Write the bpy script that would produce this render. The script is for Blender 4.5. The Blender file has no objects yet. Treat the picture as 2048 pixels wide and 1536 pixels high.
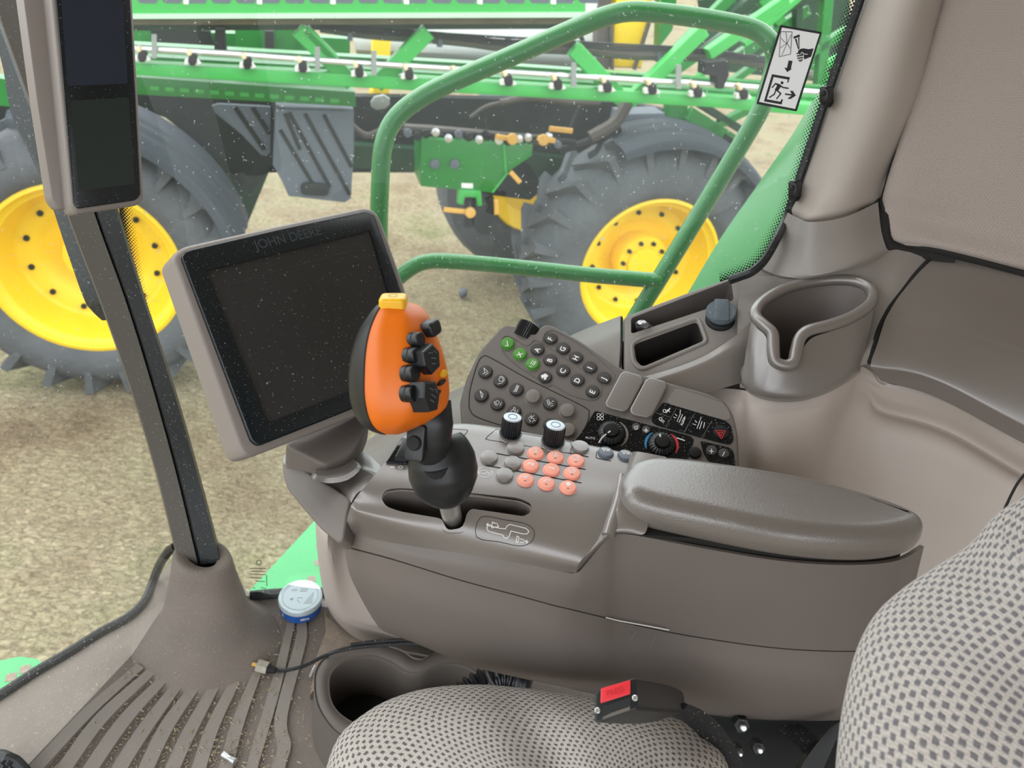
import bpy, bmesh, math, random
from math import sin, cos, pi, radians, sqrt, atan2, hypot
from mathutils import Vector, Matrix
from mathutils.bvhtree import BVHTree
random.seed(7)
COL = bpy.context.scene.collection
# ---------------------------------------------------------------- camera maths
FPX = 1479.0; PITCH = radians(32); ROLL = radians(7.5); ZC = 1.05
_R0 = Vector((1,0,0)); _U0 = Vector((0, sin(PITCH), cos(PITCH))); FW = Vector((0, cos(PITCH), -sin(PITCH)))
CR = _R0*cos(ROLL) + _U0*sin(ROLL); CU = -_R0*sin(ROLL) + _U0*cos(ROLL)
EYE = Vector((0,0,ZC))
def ray(x, y): return CR*((x-1024)/FPX) + CU*((768-y)/FPX) + FW
def P(x, y, d): return EYE + ray(x, y)*d
def PZ(x, y, z): r = ray(x, y); return EYE + r*((z-ZC)/r.z)
def PY(x, y, yy): r = ray(x, y); return EYE + r*(yy/r.y)
def PN(x, y, o, n): r = ray(x, y); return EYE + r*((Vector(o)-EYE).dot(n)/r.dot(n))
class Fr:
    """a plane in the place: origin a, x axis towards b, normal towards the room"""
    def __init__(s, a, b, c):
        a, b, c = Vector(a), Vector(b), Vector(c)
        s.o = a; s.X = (b-a).normalized(); n = s.X.cross(c-a).normalized()
        if n.dot(EYE-a) < 0: n = -n
        s.N = n; s.Y = n.cross(s.X)
        s.M = Matrix((( s.X.x, s.Y.x, n.x, a.x), (s.X.y, s.Y.y, n.y, a.y), (s.X.z, s.Y.z, n.z, a.z), (0,0,0,1)))
    def at(s, px, py, h=0.0): return PN(px, py, s.o + s.N*h, s.N)
    def loc(s, px, py, h=0.0):
        v = s.at(px, py, h) - s.o; return (v.dot(s.X), v.dot(s.Y))
    def w(s, x, y, h=0.0): return s.o + s.X*x + s.Y*y + s.N*h
    def L(s, pts, h=0.0): return [s.loc(x, y, h) for x, y in pts]
# ---------------------------------------------------------------- materials
def lin(c): return c/12.92 if c <= .04045 else ((c+.055)/1.055)**2.4
def hexc(h): h = h.lstrip('#'); return tuple(lin(int(h[i:i+2], 16)/255) for i in (0,2,4)) + (1,)
def nd(nt, t, **kw):
    n = nt.nodes.new(t)
    for k, v in kw.items():
        if k in n.inputs: n.inputs[k].default_value = v
        else: setattr(n, k, v)
    return n
def mat(name, col, rough=.5, metal=0, var=.12, vscale=8, bump=0, bscale=400, bdist=.0004, coat=0, spec=.5, dust=0, dustc='#a8a295', dscale=500, sheen=0):
    m = bpy.data.materials.new(name); m.use_nodes = True; nt = m.node_tree; b = nt.nodes['Principled BSDF']
    c = hexc(col); lk = nt.links.new
    b.inputs['Roughness'].default_value = rough; b.inputs['Metallic'].default_value = metal
    b.inputs['Coat Weight'].default_value = coat; b.inputs['Coat Roughness'].default_value = .28; b.inputs['Specular IOR Level'].default_value = spec
    if sheen: b.inputs['Sheen Weight'].default_value = sheen
    tc = nd(nt, 'ShaderNodeTexCoord')
    n1 = nd(nt, 'ShaderNodeTexNoise', Scale=vscale, Detail=4.0); lk(tc.outputs['Object'], n1.inputs['Vector'])
    mx = nd(nt, 'ShaderNodeMix', data_type='RGBA')
    mx.inputs[6].default_value = tuple(v*(1-var) for v in c[:3])+(1,); mx.inputs[7].default_value = tuple(min(1, v*(1+var)) for v in c[:3])+(1,)
    lk(n1.outputs['Fac'], mx.inputs[0]); out = mx.outputs[2]
    if dust:
        n3 = nd(nt, 'ShaderNodeTexNoise', Scale=dscale, Detail=1.0); lk(tc.outputs['Object'], n3.inputs['Vector'])
        rp = nd(nt, 'ShaderNodeValToRGB'); rp.color_ramp.elements[0].position = .72-.08*dust; rp.color_ramp.elements[1].position = .77-.04*dust
        lk(n3.outputs['Fac'], rp.inputs[0])
        m2 = nd(nt, 'ShaderNodeMix', data_type='RGBA'); lk(rp.outputs[0], m2.inputs[0]); lk(out, m2.inputs[6]); m2.inputs[7].default_value = hexc(dustc); out = m2.outputs[2]
    lk(out, b.inputs['Base Color'])
    if bump:
        n2 = nd(nt, 'ShaderNodeTexNoise', Scale=bscale, Detail=2.0); lk(tc.outputs['Object'], n2.inputs['Vector'])
        bp = nd(nt, 'ShaderNodeBump', Strength=bump, Distance=bdist); lk(n2.outputs['Fac'], bp.inputs['Height']); lk(bp.outputs[0], b.inputs['Normal'])
    return m
M = {}
M['taupe'] = mat('taupe_plastic', '#6f6863', .36, var=.05, bump=.2, bscale=1500, bdist=.0002, spec=1.0, coat=1.0)
M['taupe_dark'] = mat('dark_taupe_plastic', '#6b635e', .5, var=.05, bump=.2, bscale=1500, bdist=.0002)
M['panel'] = mat('panel_brown_plastic', '#655f5a', .5, var=.06, bump=.2, bscale=1800, bdist=.0002, dust=.3, dustc='#8b857e', dscale=900)
M['light'] = mat('light_taupe_plastic', '#b5aaa2', .5, var=.06, vscale=5, bump=.3, bscale=900, bdist=.0003)
M['ledge'] = mat('ledge_grey_plastic', '#8a847f', .48, var=.1, vscale=12, bump=.3, bscale=1200, bdist=.0003)
M['pillar'] = mat('pillar_plastic', '#aca39b', .5, var=.04, bump=.25, bscale=900, bdist=.0003)
M['seam'] = mat('seam_dark', '#1b1a19', .8)
M['hole'] = mat('recess_dark', '#2c2927', .7)
M['black'] = mat('black_plastic', '#15181b', .38, var=.1, bump=.15, bscale=1500, bdist=.0002)
M['blackmatte'] = mat('matte_black', '#141516', .75, var=.15)
M['gloss'] = mat('gloss_black', '#0a1015', .12, var=.1, dust=.5, dustc='#8b9196', dscale=700)
M['bezel'] = mat('bezel_black', '#11191d', .25, var=.1, dust=.06, dustc='#8b9196', dscale=700)
M['casing'] = mat('monitor_casing', '#88807b', .45, var=.04, bump=.15, bscale=1500, bdist=.0002)
M['orange'] = mat('orange_grip', '#dd6d0a', .36, var=.05, bump=.25, bscale=2200, bdist=.0002)
M['orange2'] = mat('dark_orange_panel', '#c8542a', .45, var=.05)
M['yellow'] = mat('yellow_button', '#efb61a', .35, var=.05)
M['key'] = mat('dark_key', '#3f3d3c', .6, var=.08, dust=.25)
M['keyg'] = mat('green_key', '#4f9138', .5, var=.06)
M['keyo'] = mat('orange_key', '#f2a38e', .42, var=.05)
M['keyb'] = mat('blank_key', '#716b67', .4, var=.06, spec=1, coat=1)
M['keys'] = mat('slate_key', '#59606a', .35, var=.06)
M['white'] = mat('white_ink', '#e8e8e6', .6, var=.03)
M['red'] = mat('red_ink', '#c8343a', .5)
M['blue'] = mat('blue_ink', '#2f7fb4', .5)
M['knobcap'] = mat('silver_cap', '#b9c4cc', .3, metal=.3, var=.04)
M['chrome'] = mat('worn_steel', '#c9c9c6', .3, metal=.85, var=.2, vscale=60)
M['green'] = mat('machine_green', '#137a2c', .38, var=.2, vscale=3, coat=.2)
M['greenl'] = mat('light_green_paint', '#3cab4e', .42, var=.12, vscale=3)
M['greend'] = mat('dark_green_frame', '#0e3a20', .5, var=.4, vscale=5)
M['rail'] = mat('handrail_green', '#1b7632', .34, var=.15, vscale=9, coat=.3, dust=.1, dustc='#8fc49a', dscale=260)
M['yel'] = mat('machine_yellow', '#f2cb22', .42, var=.1, vscale=4)
M['cream'] = mat('cream_cap', '#e3cfa8', .5)
M['holder'] = mat('floor_holder', '#625b55', .5, var=.08, bump=.2, bscale=900)
M['tan'] = mat('tan_valve', '#d8a650', .5)
M['tyre'] = mat('tyre_rubber', '#53565a', .85, var=.45, vscale=4, bump=.5, bscale=12, bdist=.02)
M['fender'] = mat('fender_plastic', '#5b636d', .6, var=.12, vscale=5)
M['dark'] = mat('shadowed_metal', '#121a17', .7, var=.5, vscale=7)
M['hose'] = mat('dusty_hose', '#57514d', .7, var=.2, vscale=9)
M['tank'] = mat('grey_tank', '#8b908d', .5, var=.1, vscale=2)
M['silver'] = mat('stainless_pipe', '#d8dbdc', .25, metal=.7, var=.1)
M['nozzle'] = mat('nozzle_white', '#e0dfda', .5)
M['mat'] = mat('rubber_mat', '#7d746d', .75, spec=.3, var=.22, vscale=14, bump=.4, bscale=700, bdist=.0006, dust=.7, dustc='#a39480', dscale=420)
M['rib'] = mat('rubber_rib', '#8a827b', .55, var=.12, vscale=14, bump=.3, bscale=700, bdist=.0005, dust=.5, dustc='#a39480', dscale=420)
M['dirt'] = mat('dirt', '#94877a', .95, var=.35, vscale=90, bump=.8, bscale=600, bdist=.001, dust=1.2, dustc='#b39d7c', dscale=380)
M['straw'] = mat('straw_bits', '#a4977f', .9, var=.2)
M['rubber'] = mat('seal_rubber', '#16191c', .5, var=.2, dust=.3)
M['postface'] = mat('post_face', '#57524c', .5, var=.08, vscale=10, dust=.2)
M['postblack'] = mat('post_black', '#10181a', .4, var=.2, dust=.3)
M['plate'] = mat('step_green', '#46a566', .5, var=.12, vscale=10, dust=.4, dustc='#8fc7a0')
M['redbtn'] = mat('red_button', '#d5323a', .35)
M['tinlid'] = mat('can_lid', '#d3e2e8', .35, metal=.4, var=.05)
M['tinblue'] = mat('can_blue', '#2458a6', .35)
M['inkgrey'] = mat('grey_ink', '#6f7d86', .6)
M['sticker'] = mat('sticker_white', '#f1f3f5', .45, var=.02)
M['ink'] = mat('black_ink', '#17181a', .55)
M['foil'] = mat('foil', '#c9cdd2', .2, metal=.9, var=.3, vscale=150, bump=1, bscale=180, bdist=.004)
M['brown'] = mat('wrapper_brown', '#5a3a30', .4, var=.3, vscale=80)
M['socket'] = mat('socket_cap', '#59646c', .45, var=.06, dust=.4)
M['carpet'] = mat('dusty_carpet', '#7b7061', .95, var=.5, vscale=500, bump=1, bscale=900, bdist=.002)

def grid_fabric(name, base, patch, su, sv, w, h, stag, yarn, clothbump):
    m = bpy.data.materials.new(name); m.use_nodes = True; nt = m.node_tree; b = nt.nodes['Principled BSDF']; lk = nt.links.new
    b.inputs['Roughness'].default_value = .92; b.inputs['Sheen Weight'].default_value = .15; b.inputs['Specular IOR Level'].default_value = .2
    uv = nd(nt, 'ShaderNodeTexCoord')
    ns = nd(nt, 'ShaderNodeTexNoise', Scale=260.0, Detail=2.0); lk(uv.outputs['UV'], ns.inputs['Vector'])
    wob = nd(nt, 'ShaderNodeVectorMath', operation='SCALE'); lk(ns.outputs['Color'], wob.inputs[0]); wob.inputs[3].default_value = .0022
    ad = nd(nt, 'ShaderNodeVectorMath', operation='ADD'); lk(uv.outputs['UV'], ad.inputs[0]); lk(wob.outputs[0], ad.inputs[1])
    sp = nd(nt, 'ShaderNodeSeparateXYZ'); lk(ad.outputs[0], sp.inputs[0])
    def mth(op, a, bb=None, clamp=False):
        n = nd(nt, 'ShaderNodeMath', operation=op); n.use_clamp = clamp
        for i, v in enumerate((a, bb)):
            if v is None: continue
            if isinstance(v, (int, float)): n.inputs[i].default_value = v
            else: lk(v, n.inputs[i])
        return n.outputs[0]
    V_ = mth('MULTIPLY', sp.outputs[1], 1/sv); row = mth('FLOOR', V_)
    U_ = mth('ADD', mth('MULTIPLY', sp.outputs[0], 1/su), mth('MULTIPLY', row, stag))
    fu = mth('ABSOLUTE', mth('SUBTRACT', mth('FRACT', U_), .5)); fv = mth('ABSOLUTE', mth('SUBTRACT', mth('FRACT', V_), .5))
    a = mth('MULTIPLY', mth('SUBTRACT', w/2, fu), 12.0, True); c = mth('MULTIPLY', mth('SUBTRACT', h/2, fv), 10.0, True)
    mask = mth('MULTIPLY', a, c)
    yn = mth('ABSOLUTE', mth('SINE', mth('MULTIPLY', sp.outputs[0], pi/yarn)))
    n2 = nd(nt, 'ShaderNodeTexNoise', Scale=900.0, Detail=3.0); lk(uv.outputs['UV'], n2.inputs['Vector'])
    tex = mth('ADD', mth('MULTIPLY', yn, .3), mth('MULTIPLY', n2.outputs['Fac'], 1.4))
    mx = nd(nt, 'ShaderNodeMix', data_type='RGBA'); lk(mth('MULTIPLY', mask, .9), mx.inputs[0]); mx.inputs[6].default_value = hexc(base); mx.inputs[7].default_value = hexc(patch)
    m2 = nd(nt, 'ShaderNodeMix', data_type='RGBA', blend_type='MULTIPLY'); m2.inputs[0].default_value = 1
    lk(mx.outputs[2], m2.inputs[6]); lk(mth('ADD', mth('MULTIPLY', tex, .55), .45), m2.inputs[7])
    lk(m2.outputs[2], b.inputs['Base Color'])
    hgt = mth('SUBTRACT', tex, mth('MULTIPLY', mask, 1.1))
    bp = nd(nt, 'ShaderNodeBump', Strength=clothbump, Distance=.0012); lk(hgt, bp.inputs['Height']); lk(bp.outputs[0], b.inputs['Normal'])
    return m
M['seatA'] = grid_fabric('cushion_fabric', '#bab3ac', '#4f4b4a', .0074, .0042, .52, .62, .5, .0012, .8)
M['seatB'] = grid_fabric('backrest_fabric', '#c2bbb4', '#6d6a70', .0084, .0062, .58, .66, .5, .0030, .9)
M['liner'] = grid_fabric('rear_liner_fabric', '#b0a59e', '#a79c95', .004, .003, .5, .5, .5, .0015, .4)

def grass_mat():
    m = bpy.data.materials.new('dry_grass'); m.use_nodes = True; nt = m.node_tree; b = nt.nodes['Principled BSDF']; lk = nt.links.new
    b.inputs['Roughness'].default_value = .95; b.inputs['Specular IOR Level'].default_value = .1
    tc = nd(nt, 'ShaderNodeTexCoord')
    n1 = nd(nt, 'ShaderNodeTexNoise', Scale=1.1, Detail=6.0, Roughness=.65); lk(tc.outputs['Object'], n1.inputs['Vector'])
    r1 = nd(nt, 'ShaderNodeValToRGB'); e = r1.color_ramp.elements
    e[0].position = .30; e[0].color = hexc('#84745f'); e[1].position = .68; e[1].color = hexc('#8f8f6a')
    k = e.new(.42); k.color = hexc('#9c8d75'); k = e.new(.54); k.color = hexc('#aa9f85')
    lk(n1.outputs['Fac'], r1.inputs[0])
    mp = nd(nt, 'ShaderNodeMapping'); mp.inputs['Scale'].default_value = (1, 1.6, 1); lk(tc.outputs['Object'], mp.inputs[0])
    n2 = nd(nt, 'ShaderNodeTexNoise', Scale=26.0, Detail=5.0, Roughness=.75, Distortion=1.2); lk(mp.outputs[0], n2.inputs['Vector'])
    r2 = nd(nt, 'ShaderNodeValToRGB'); e = r2.color_ramp.elements
    e[0].position = .34; e[0].color = (.22,.2,.17,1); e[1].position = .66; e[1].color = (1.2,1.19,1.15,1)
    lk(n2.outputs['Fac'], r2.inputs[0])
    mx = nd(nt, 'ShaderNodeMix', data_type='RGBA', blend_type='MULTIPLY'); mx.inputs[0].default_value = .85
    lk(r1.outputs[0], mx.inputs[6]); lk(r2.outputs[0], mx.inputs[7]); lk(mx.outputs[2], b.inputs['Base Color'])
    bp = nd(nt, 'ShaderNodeBump', Strength=.8, Distance=.03); lk(n2.outputs['Fac'], bp.inputs['Height']); lk(bp.outputs[0], b.inputs['Normal'])
    return m
M['grass'] = grass_mat()

def glass_mat(name, tint, haze, speck, scale):
    m = bpy.data.materials.new(name); m.use_nodes = True; nt = m.node_tree; nt.nodes.clear(); lk = nt.links.new
    out = nd(nt, 'ShaderNodeOutputMaterial'); tr = nd(nt, 'ShaderNodeBsdfTransparent'); tr.inputs[0].default_value = tint
    gl = nd(nt, 'ShaderNodeBsdfGlossy', Roughness=.02); df = nd(nt, 'ShaderNodeBsdfDiffuse'); df.inputs[0].default_value = (.62,.66,.64,1)
    tl = nd(nt, 'ShaderNodeBsdfTranslucent'); tl.inputs[0].default_value = (.62,.66,.64,1)
    dd = nd(nt, 'ShaderNodeMixShader'); dd.inputs[0].default_value = .5; lk(df.outputs[0], dd.inputs[1]); lk(tl.outputs[0], dd.inputs[2])
    tc = nd(nt, 'ShaderNodeTexCoord')
    n = nd(nt, 'ShaderNodeTexNoise', Scale=scale, Detail=1.0); lk(tc.outputs['Object'], n.inputs['Vector'])
    r = nd(nt, 'ShaderNodeValToRGB'); r.color_ramp.elements[0].position = .70; r.color_ramp.elements[0].color = (haze,)*3+(1,); r.color_ramp.elements[1].position = .76; r.color_ramp.elements[1].color = (speck,)*3+(1,)
    lk(n.outputs['Fac'], r.inputs[0])
    a = nd(nt, 'ShaderNodeMixShader'); lk(r.outputs[0], a.inputs[0]); lk(tr.outputs[0], a.inputs[1]); lk(dd.outputs[0], a.inputs[2])
    fz = nd(nt, 'ShaderNodeFresnel', IOR=1.25)
    b = nd(nt, 'ShaderNodeMixShader'); lk(fz.outputs[0], b.inputs[0]); lk(a.outputs[0], b.inputs[1]); lk(gl.outputs[0], b.inputs[2])
    lk(b.outputs[0], out.inputs[0]); return m
M['glass'] = glass_mat('window_glass', (.95,.98,.96,1), .035, .45, 210)
def frit_mat():
    m = bpy.data.materials.new('frit_dots'); m.use_nodes = True; nt = m.node_tree; lk = nt.links.new; b = nt.nodes['Principled BSDF']; out = nt.nodes['Material Output']
    b.inputs['Base Color'].default_value = (.005,.006,.006,1); b.inputs['Roughness'].default_value = .5
    tc = nd(nt, 'ShaderNodeTexCoord'); sp = nd(nt, 'ShaderNodeSeparateXYZ'); lk(tc.outputs['UV'], sp.inputs[0])
    def mth(op, a, bb=None, clamp=False):
        n = nd(nt, 'ShaderNodeMath', operation=op); n.use_clamp = clamp
        for i, v in enumerate((a, bb)):
            if v is None: continue
            if isinstance(v, (int, float)): n.inputs[i].default_value = v
            else: lk(v, n.inputs[i])
        return n.outputs[0]
    s = .0034
    X = mth('MULTIPLY', mth('ADD', sp.outputs[0], sp.outputs[1]), 1/s*.7071); Y = mth('MULTIPLY', mth('SUBTRACT', sp.outputs[0], sp.outputs[1]), 1/s*.7071)
    fx = mth('SUBTRACT', mth('FRACT', X), .5); fy = mth('SUBTRACT', mth('FRACT', Y), .5)
    r = mth('SQRT', mth('ADD', mth('MULTIPLY', fx, fx), mth('MULTIPLY', fy, fy)))
    # uv.y runs 0 (solid edge) .. width
    rad = mth('SUBTRACT', .74, mth('MULTIPLY', sp.outputs[1], .6/.022))
    al = mth('MULTIPLY', mth('SUBTRACT', rad, r), 12, True)
    tr = nd(nt, 'ShaderNodeBsdfTransparent'); mx = nd(nt, 'ShaderNodeMixShader'); lk(al, mx.inputs[0]); lk(tr.outputs[0], mx.inputs[1]); lk(b.outputs[0], mx.inputs[2]); lk(mx.outputs[0], out.inputs[0])
    return m
M['frit'] = frit_mat()
# lid leather
def lid_mat():
    m = bpy.data.materials.new('grained_lid'); m.use_nodes = True; nt = m.node_tree; b = nt.nodes['Principled BSDF']; lk = nt.links.new
    b.inputs['Base Color'].default_value = hexc('#68625d'); b.inputs['Roughness'].default_value = .33; b.inputs['Specular IOR Level'].default_value = 1.0; b.inputs['Coat Weight'].default_value = .8; b.inputs['Coat Roughness'].default_value = .3
    tc = nd(nt, 'ShaderNodeTexCoord'); v = nd(nt, 'ShaderNodeTexVoronoi', Scale=620.0, feature='SMOOTH_F1'); 
    ns = nd(nt, 'ShaderNodeTexNoise', Scale=300.0); lk(tc.outputs['Object'], ns.inputs['Vector'])
    ad = nd(nt, 'ShaderNodeMix', data_type='VECTOR'); ad.inputs[0].default_value = .004; lk(tc.outputs['Object'], ad.inputs[4]); lk(ns.outputs['Color'], ad.inputs[5])
    lk(ad.outputs[1], v.inputs['Vector'])
    bp = nd(nt, 'ShaderNodeBump', Strength=.6, Distance=.0004); lk(v.outputs['Distance'], bp.inputs['Height']); lk(bp.outputs[0], b.inputs['Normal'])
    return m
M['lid'] = lid_mat()
# ---------------------------------------------------------------- geometry
def cr(p0, p1, p2, p3, t):
    return ((p1*2) + (p2-p0)*t + (p0*2-p1*5+p2*4-p3)*t*t + (p1*3-p0-p2*3+p3)*t*t*t)*.5
def spline(pts, sub=6, closed=False):
    pts = [Vector(p) for p in pts]; n = len(pts)
    if sub <= 1 or n < 3 and not closed: 
        if sub > 1 and n == 2: return [pts[0].lerp(pts[1], i/sub) for i in range(sub+1)]
        return pts
    out = []
    rng = range(n) if closed else range(n-1)
    for i in rng:
        if closed: a, b, c, d = pts[(i-1)%n], pts[i], pts[(i+1)%n], pts[(i+2)%n]
        else: a, b, c, d = pts[max(i-1,0)], pts[i], pts[i+1], pts[min(i+2,n-1)]
        if not closed and i == 0: a = b*2-c
        if not closed and i == n-2: d = c*2-b
        for k in range(sub): out.append(cr(a, b, c, d, k/sub))
    if not closed: out.append(pts[-1])
    return out
def smooth2(pts, sub=5): return [(v.x, v.y) for v in spline([Vector((x, y, 0)) for x, y in pts], sub, True)]
def loft(rows, su=5, sv=5, cu=False, cv=False, bm=None, cap=False, thick=0):
    """rows of points; su smooths along a row, sv between rows"""
    rows = [spline(r, su, cu) for r in rows]
    cols = [spline([r[i] for r in rows], sv, cv) for i in range(len(rows[0]))]
    g = [[c[j] for c in cols] for j in range(len(cols[0]))]
    bm = bm or bmesh.new(); uvl = bm.loops.layers.uv.verify()
    V_ = [[bm.verts.new(p) for p in r] for r in g]
    nr, nc = len(g), len(g[0])
    mid = g[nr//2]; ul = [0]
    for i in range(nc): ul.append(ul[-1] + (mid[(i+1)%nc]-mid[i]).length)
    midc = [r[nc//2] for r in g]; vl = [0]
    for j in range(nr): vl.append(vl[-1] + (midc[(j+1)%nr]-midc[j]).length)
    for j in range(nr if cv else nr-1):
        for i in range(nc if cu else nc-1):
            a, b, c, d = V_[j][i], V_[j][(i+1)%nc], V_[(j+1)%nr][(i+1)%nc], V_[(j+1)%nr][i]
            try: f = bm.faces.new((a, b, c, d))
            except ValueError: continue
            for lp, (ii, jj) in zip(f.loops, ((i,j),(i+1,j),(i+1,j+1),(i,j+1))): lp[uvl].uv = (ul[ii], vl[jj])
    if cap and cu:
        for r in (V_[0], V_[-1]):
            try: bm.faces.new(r)
            except ValueError: pass
    if thick:
        bmesh.ops.recalc_face_normals(bm, faces=bm.faces[:])
        fs = bm.faces[:]
        n = sum(1 if (f.calc_center_median()-EYE).dot(f.normal) < 0 else -1 for f in fs)
        if n < 0: bmesh.ops.reverse_faces(bm, faces=fs)
        bmesh.ops.solidify(bm, geom=bm.faces[:], thickness=thick)
    return bm
def prism(pts, h0, h1, bev=0, seg=3, bm=None, bevb=0):
    """outline in the xy plane, from height h0 (bottom) to h1 (top, bevelled)"""
    bm = bm or bmesh.new(); n = len(pts)
    lo = [bm.verts.new((x, y, h0)) for x, y in pts]; hi = [bm.verts.new((x, y, h1)) for x, y in pts]
    try: f1 = bm.faces.new(hi); f0 = bm.faces.new(lo[::-1])
    except ValueError: return bm
    sd = [bm.faces.new((lo[i], lo[(i+1)%n], hi[(i+1)%n], hi[i])) for i in range(n)]
    bmesh.ops.recalc_face_normals(bm, faces=[f0, f1]+sd)
    if bev:
        bmesh.ops.bevel(bm, geom=[e for e in f1.edges], offset=bev, segments=seg, profile=.5, affect='EDGES', clamp_overlap=True)
    return bm
def rrect(cx, cy, w, h, r, ang=0, n=5):
    out = []
    for sx, sy, a0 in ((1,1,0), (-1,1,90), (-1,-1,180), (1,-1,270)):
        for k in range(n+1):
            a = radians(a0+90*k/n); out.append((sx*(w/2-r)+r*cos(a), sy*(h/2-r)+r*sin(a)))
    c, s = cos(ang), sin(ang)
    return [(cx+x*c-y*s, cy+x*s+y*c) for x, y in out]
def rpoly(pts, r, n=4):
    """round the corners of a polygon"""
    out = []; m = len(pts)
    for i in range(m):
        p, a, b = Vector(pts[i]), Vector(pts[i-1]), Vector(pts[(i+1)%m])
        rr = min(r, (a-p).length*.45, (b-p).length*.45)
        s = p + (a-p).normalized()*rr; e = p + (b-p).normalized()*rr
        for k in range(n+1):
            t = k/n; q = s*(1-t)**2 + p*2*t*(1-t) + e*t*t; out.append((q.x, q.y))
    return out
def exr(rows, L=.4):
    return [r + [r[-1] + (r[-1]-r[-2]).normalized()*L] for r in rows]
def exu(rows, L=.35):
    return [[a + (a-b).normalized()*L for a, b in zip(rows[0], rows[1])]] + rows
def ell(cx, cy, a, b, n=24, ang=0):
    c, s = cos(ang), sin(ang)
    return [(cx+a*cos(2*pi*k/n)*c-b*sin(2*pi*k/n)*s, cy+a*cos(2*pi*k/n)*s+b*sin(2*pi*k/n)*c) for k in range(n)]
def lathe(prof, n=32, bm=None, M_=None, gear=0, cap=True):
    bm = bm or bmesh.new(); M_ = M_ or Matrix(); rings = []
    for k, (r, z) in enumerate(prof):
        if r < 1e-6: rings.append([bm.verts.new(M_ @ Vector((0,0,z)))]); continue
        rg = []
        for i in range(n):
            rr = r
            if gear and r > gear*4 and i % 2: rr = r-gear
            rg.append(bm.verts.new(M_ @ Vector((rr*cos(2*pi*i/n), rr*sin(2*pi*i/n), z))))
        rings.append(rg)
    for a, b in zip(rings, rings[1:]):
        if len(a) == 1 and len(b) == 1: continue
        for i in range(n):
            j = (i+1) % n
            if len(a) == 1: bm.faces.new((a[0], b[i], b[j]))
            elif len(b) == 1: bm.faces.new((a[i], b[0], a[j]))
            else: bm.faces.new((a[i], b[i], b[j], a[j]))
    for rg in (rings[0], rings[-1]):
        if len(rg) > 1 and cap: bm.faces.new(rg)
    bmesh.ops.recalc_face_normals(bm, faces=bm.faces[:]); return bm
def tube(pts, r, n=12, sub=6, closed=False, bm=None, flat=1.0, up=None, cap=True):
    bm = bm or bmesh.new(); c = spline(pts, sub, closed); m = len(c)
    rs = r if isinstance(r, (list, tuple)) else [r]
    def rad(i):
        t = i/(m-1)*(len(rs)-1); k = min(int(t), len(rs)-2) if len(rs) > 1 else 0
        return rs[0] if len(rs) == 1 else rs[k]*(1-(t-k)) + rs[k+1]*(t-k)
    rings = []; prev = None
    for i in range(m):
        if closed: t = (c[(i+1)%m]-c[i-1])
        else: t = c[min(i+1, m-1)]-c[max(i-1, 0)]
        t.normalize()
        if prev is None: u = t.cross(Vector(up) if up else (Vector((0,0,1)) if abs(t.z) < .9 else Vector((1,0,0)))).normalized()
        else: u = (prev - t*prev.dot(t)).normalized()
        prev = u; v = t.cross(u); q = rad(i)
        rings.append([bm.verts.new(c[i] + u*q*cos(2*pi*k/n) + v*q*flat*sin(2*pi*k/n)) for k in range(n)])
    for i in range(m if closed else m-1):
        a, b = rings[i], rings[(i+1)%m]
        for k in range(n): bm.faces.new((a[k], a[(k+1)%n], b[(k+1)%n], b[k]))
    if not closed and cap: bm.faces.new(rings[0]); bm.faces.new(rings[-1])
    bmesh.ops.recalc_face_normals(bm, faces=bm.faces[:]); return bm
def bar(a, b, w, h, up=(0,0,1), bm=None, bev=0):
    """box section from a to b"""
    bm = bm or bmesh.new(); a, b = Vector(a), Vector(b); t = (b-a).normalized(); u = t.cross(Vector(up)).normalized(); v = u.cross(t)
    vs = []
    for p in (a, b):
        for su, sv in ((-1,-1),(1,-1),(1,1),(-1,1)): vs.append(bm.verts.new(p + u*su*w/2 + v*sv*h/2))
    fs = [bm.faces.new([vs[i] for i in q]) for q in ((0,1,2,3),(7,6,5,4),(0,4,5,1),(1,5,6,2),(2,6,7,3),(3,7,4,0))]
    bmesh.ops.recalc_face_normals(bm, faces=fs)
    if bev: bmesh.ops.bevel(bm, geom=list({e for f in fs for e in f.edges}), offset=bev, segments=2, affect='EDGES', clamp_overlap=True)
    return bm
def ink_bm(fr, lines, w, h=0.0, t=.0002, bm=None, px=True, closed=False):
    """painted strokes lying on a plane; lines are pixel polylines (or local ones)"""
    bm = bm or bmesh.new()
    for ln in lines:
        q = [Vector(fr.loc(x, y, h)) if px else Vector((x, y)) for x, y in ln]
        for a, b in zip(q, q[1:]):
            d = b-a
            if d.length < 1e-6: continue
            d.normalize(); s = Vector((-d.y, d.x))*w/2; e = d*w*.3
            prism([tuple(a-e-s), tuple(b+e-s), tuple(b+e+s), tuple(a-e+s)], h, h+t, bm=bm)
    return bm
def finish(bm, smooth=True, ang=40):
    me = bpy.data.meshes.new('m'); bm.to_mesh(me); bm.free()
    if smooth:
        for p in me.polygons: p.use_smooth = True
        try: me.set_sharp_from_angle(angle=radians(ang))
        except Exception: pass
    return me
WM = {}
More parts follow.
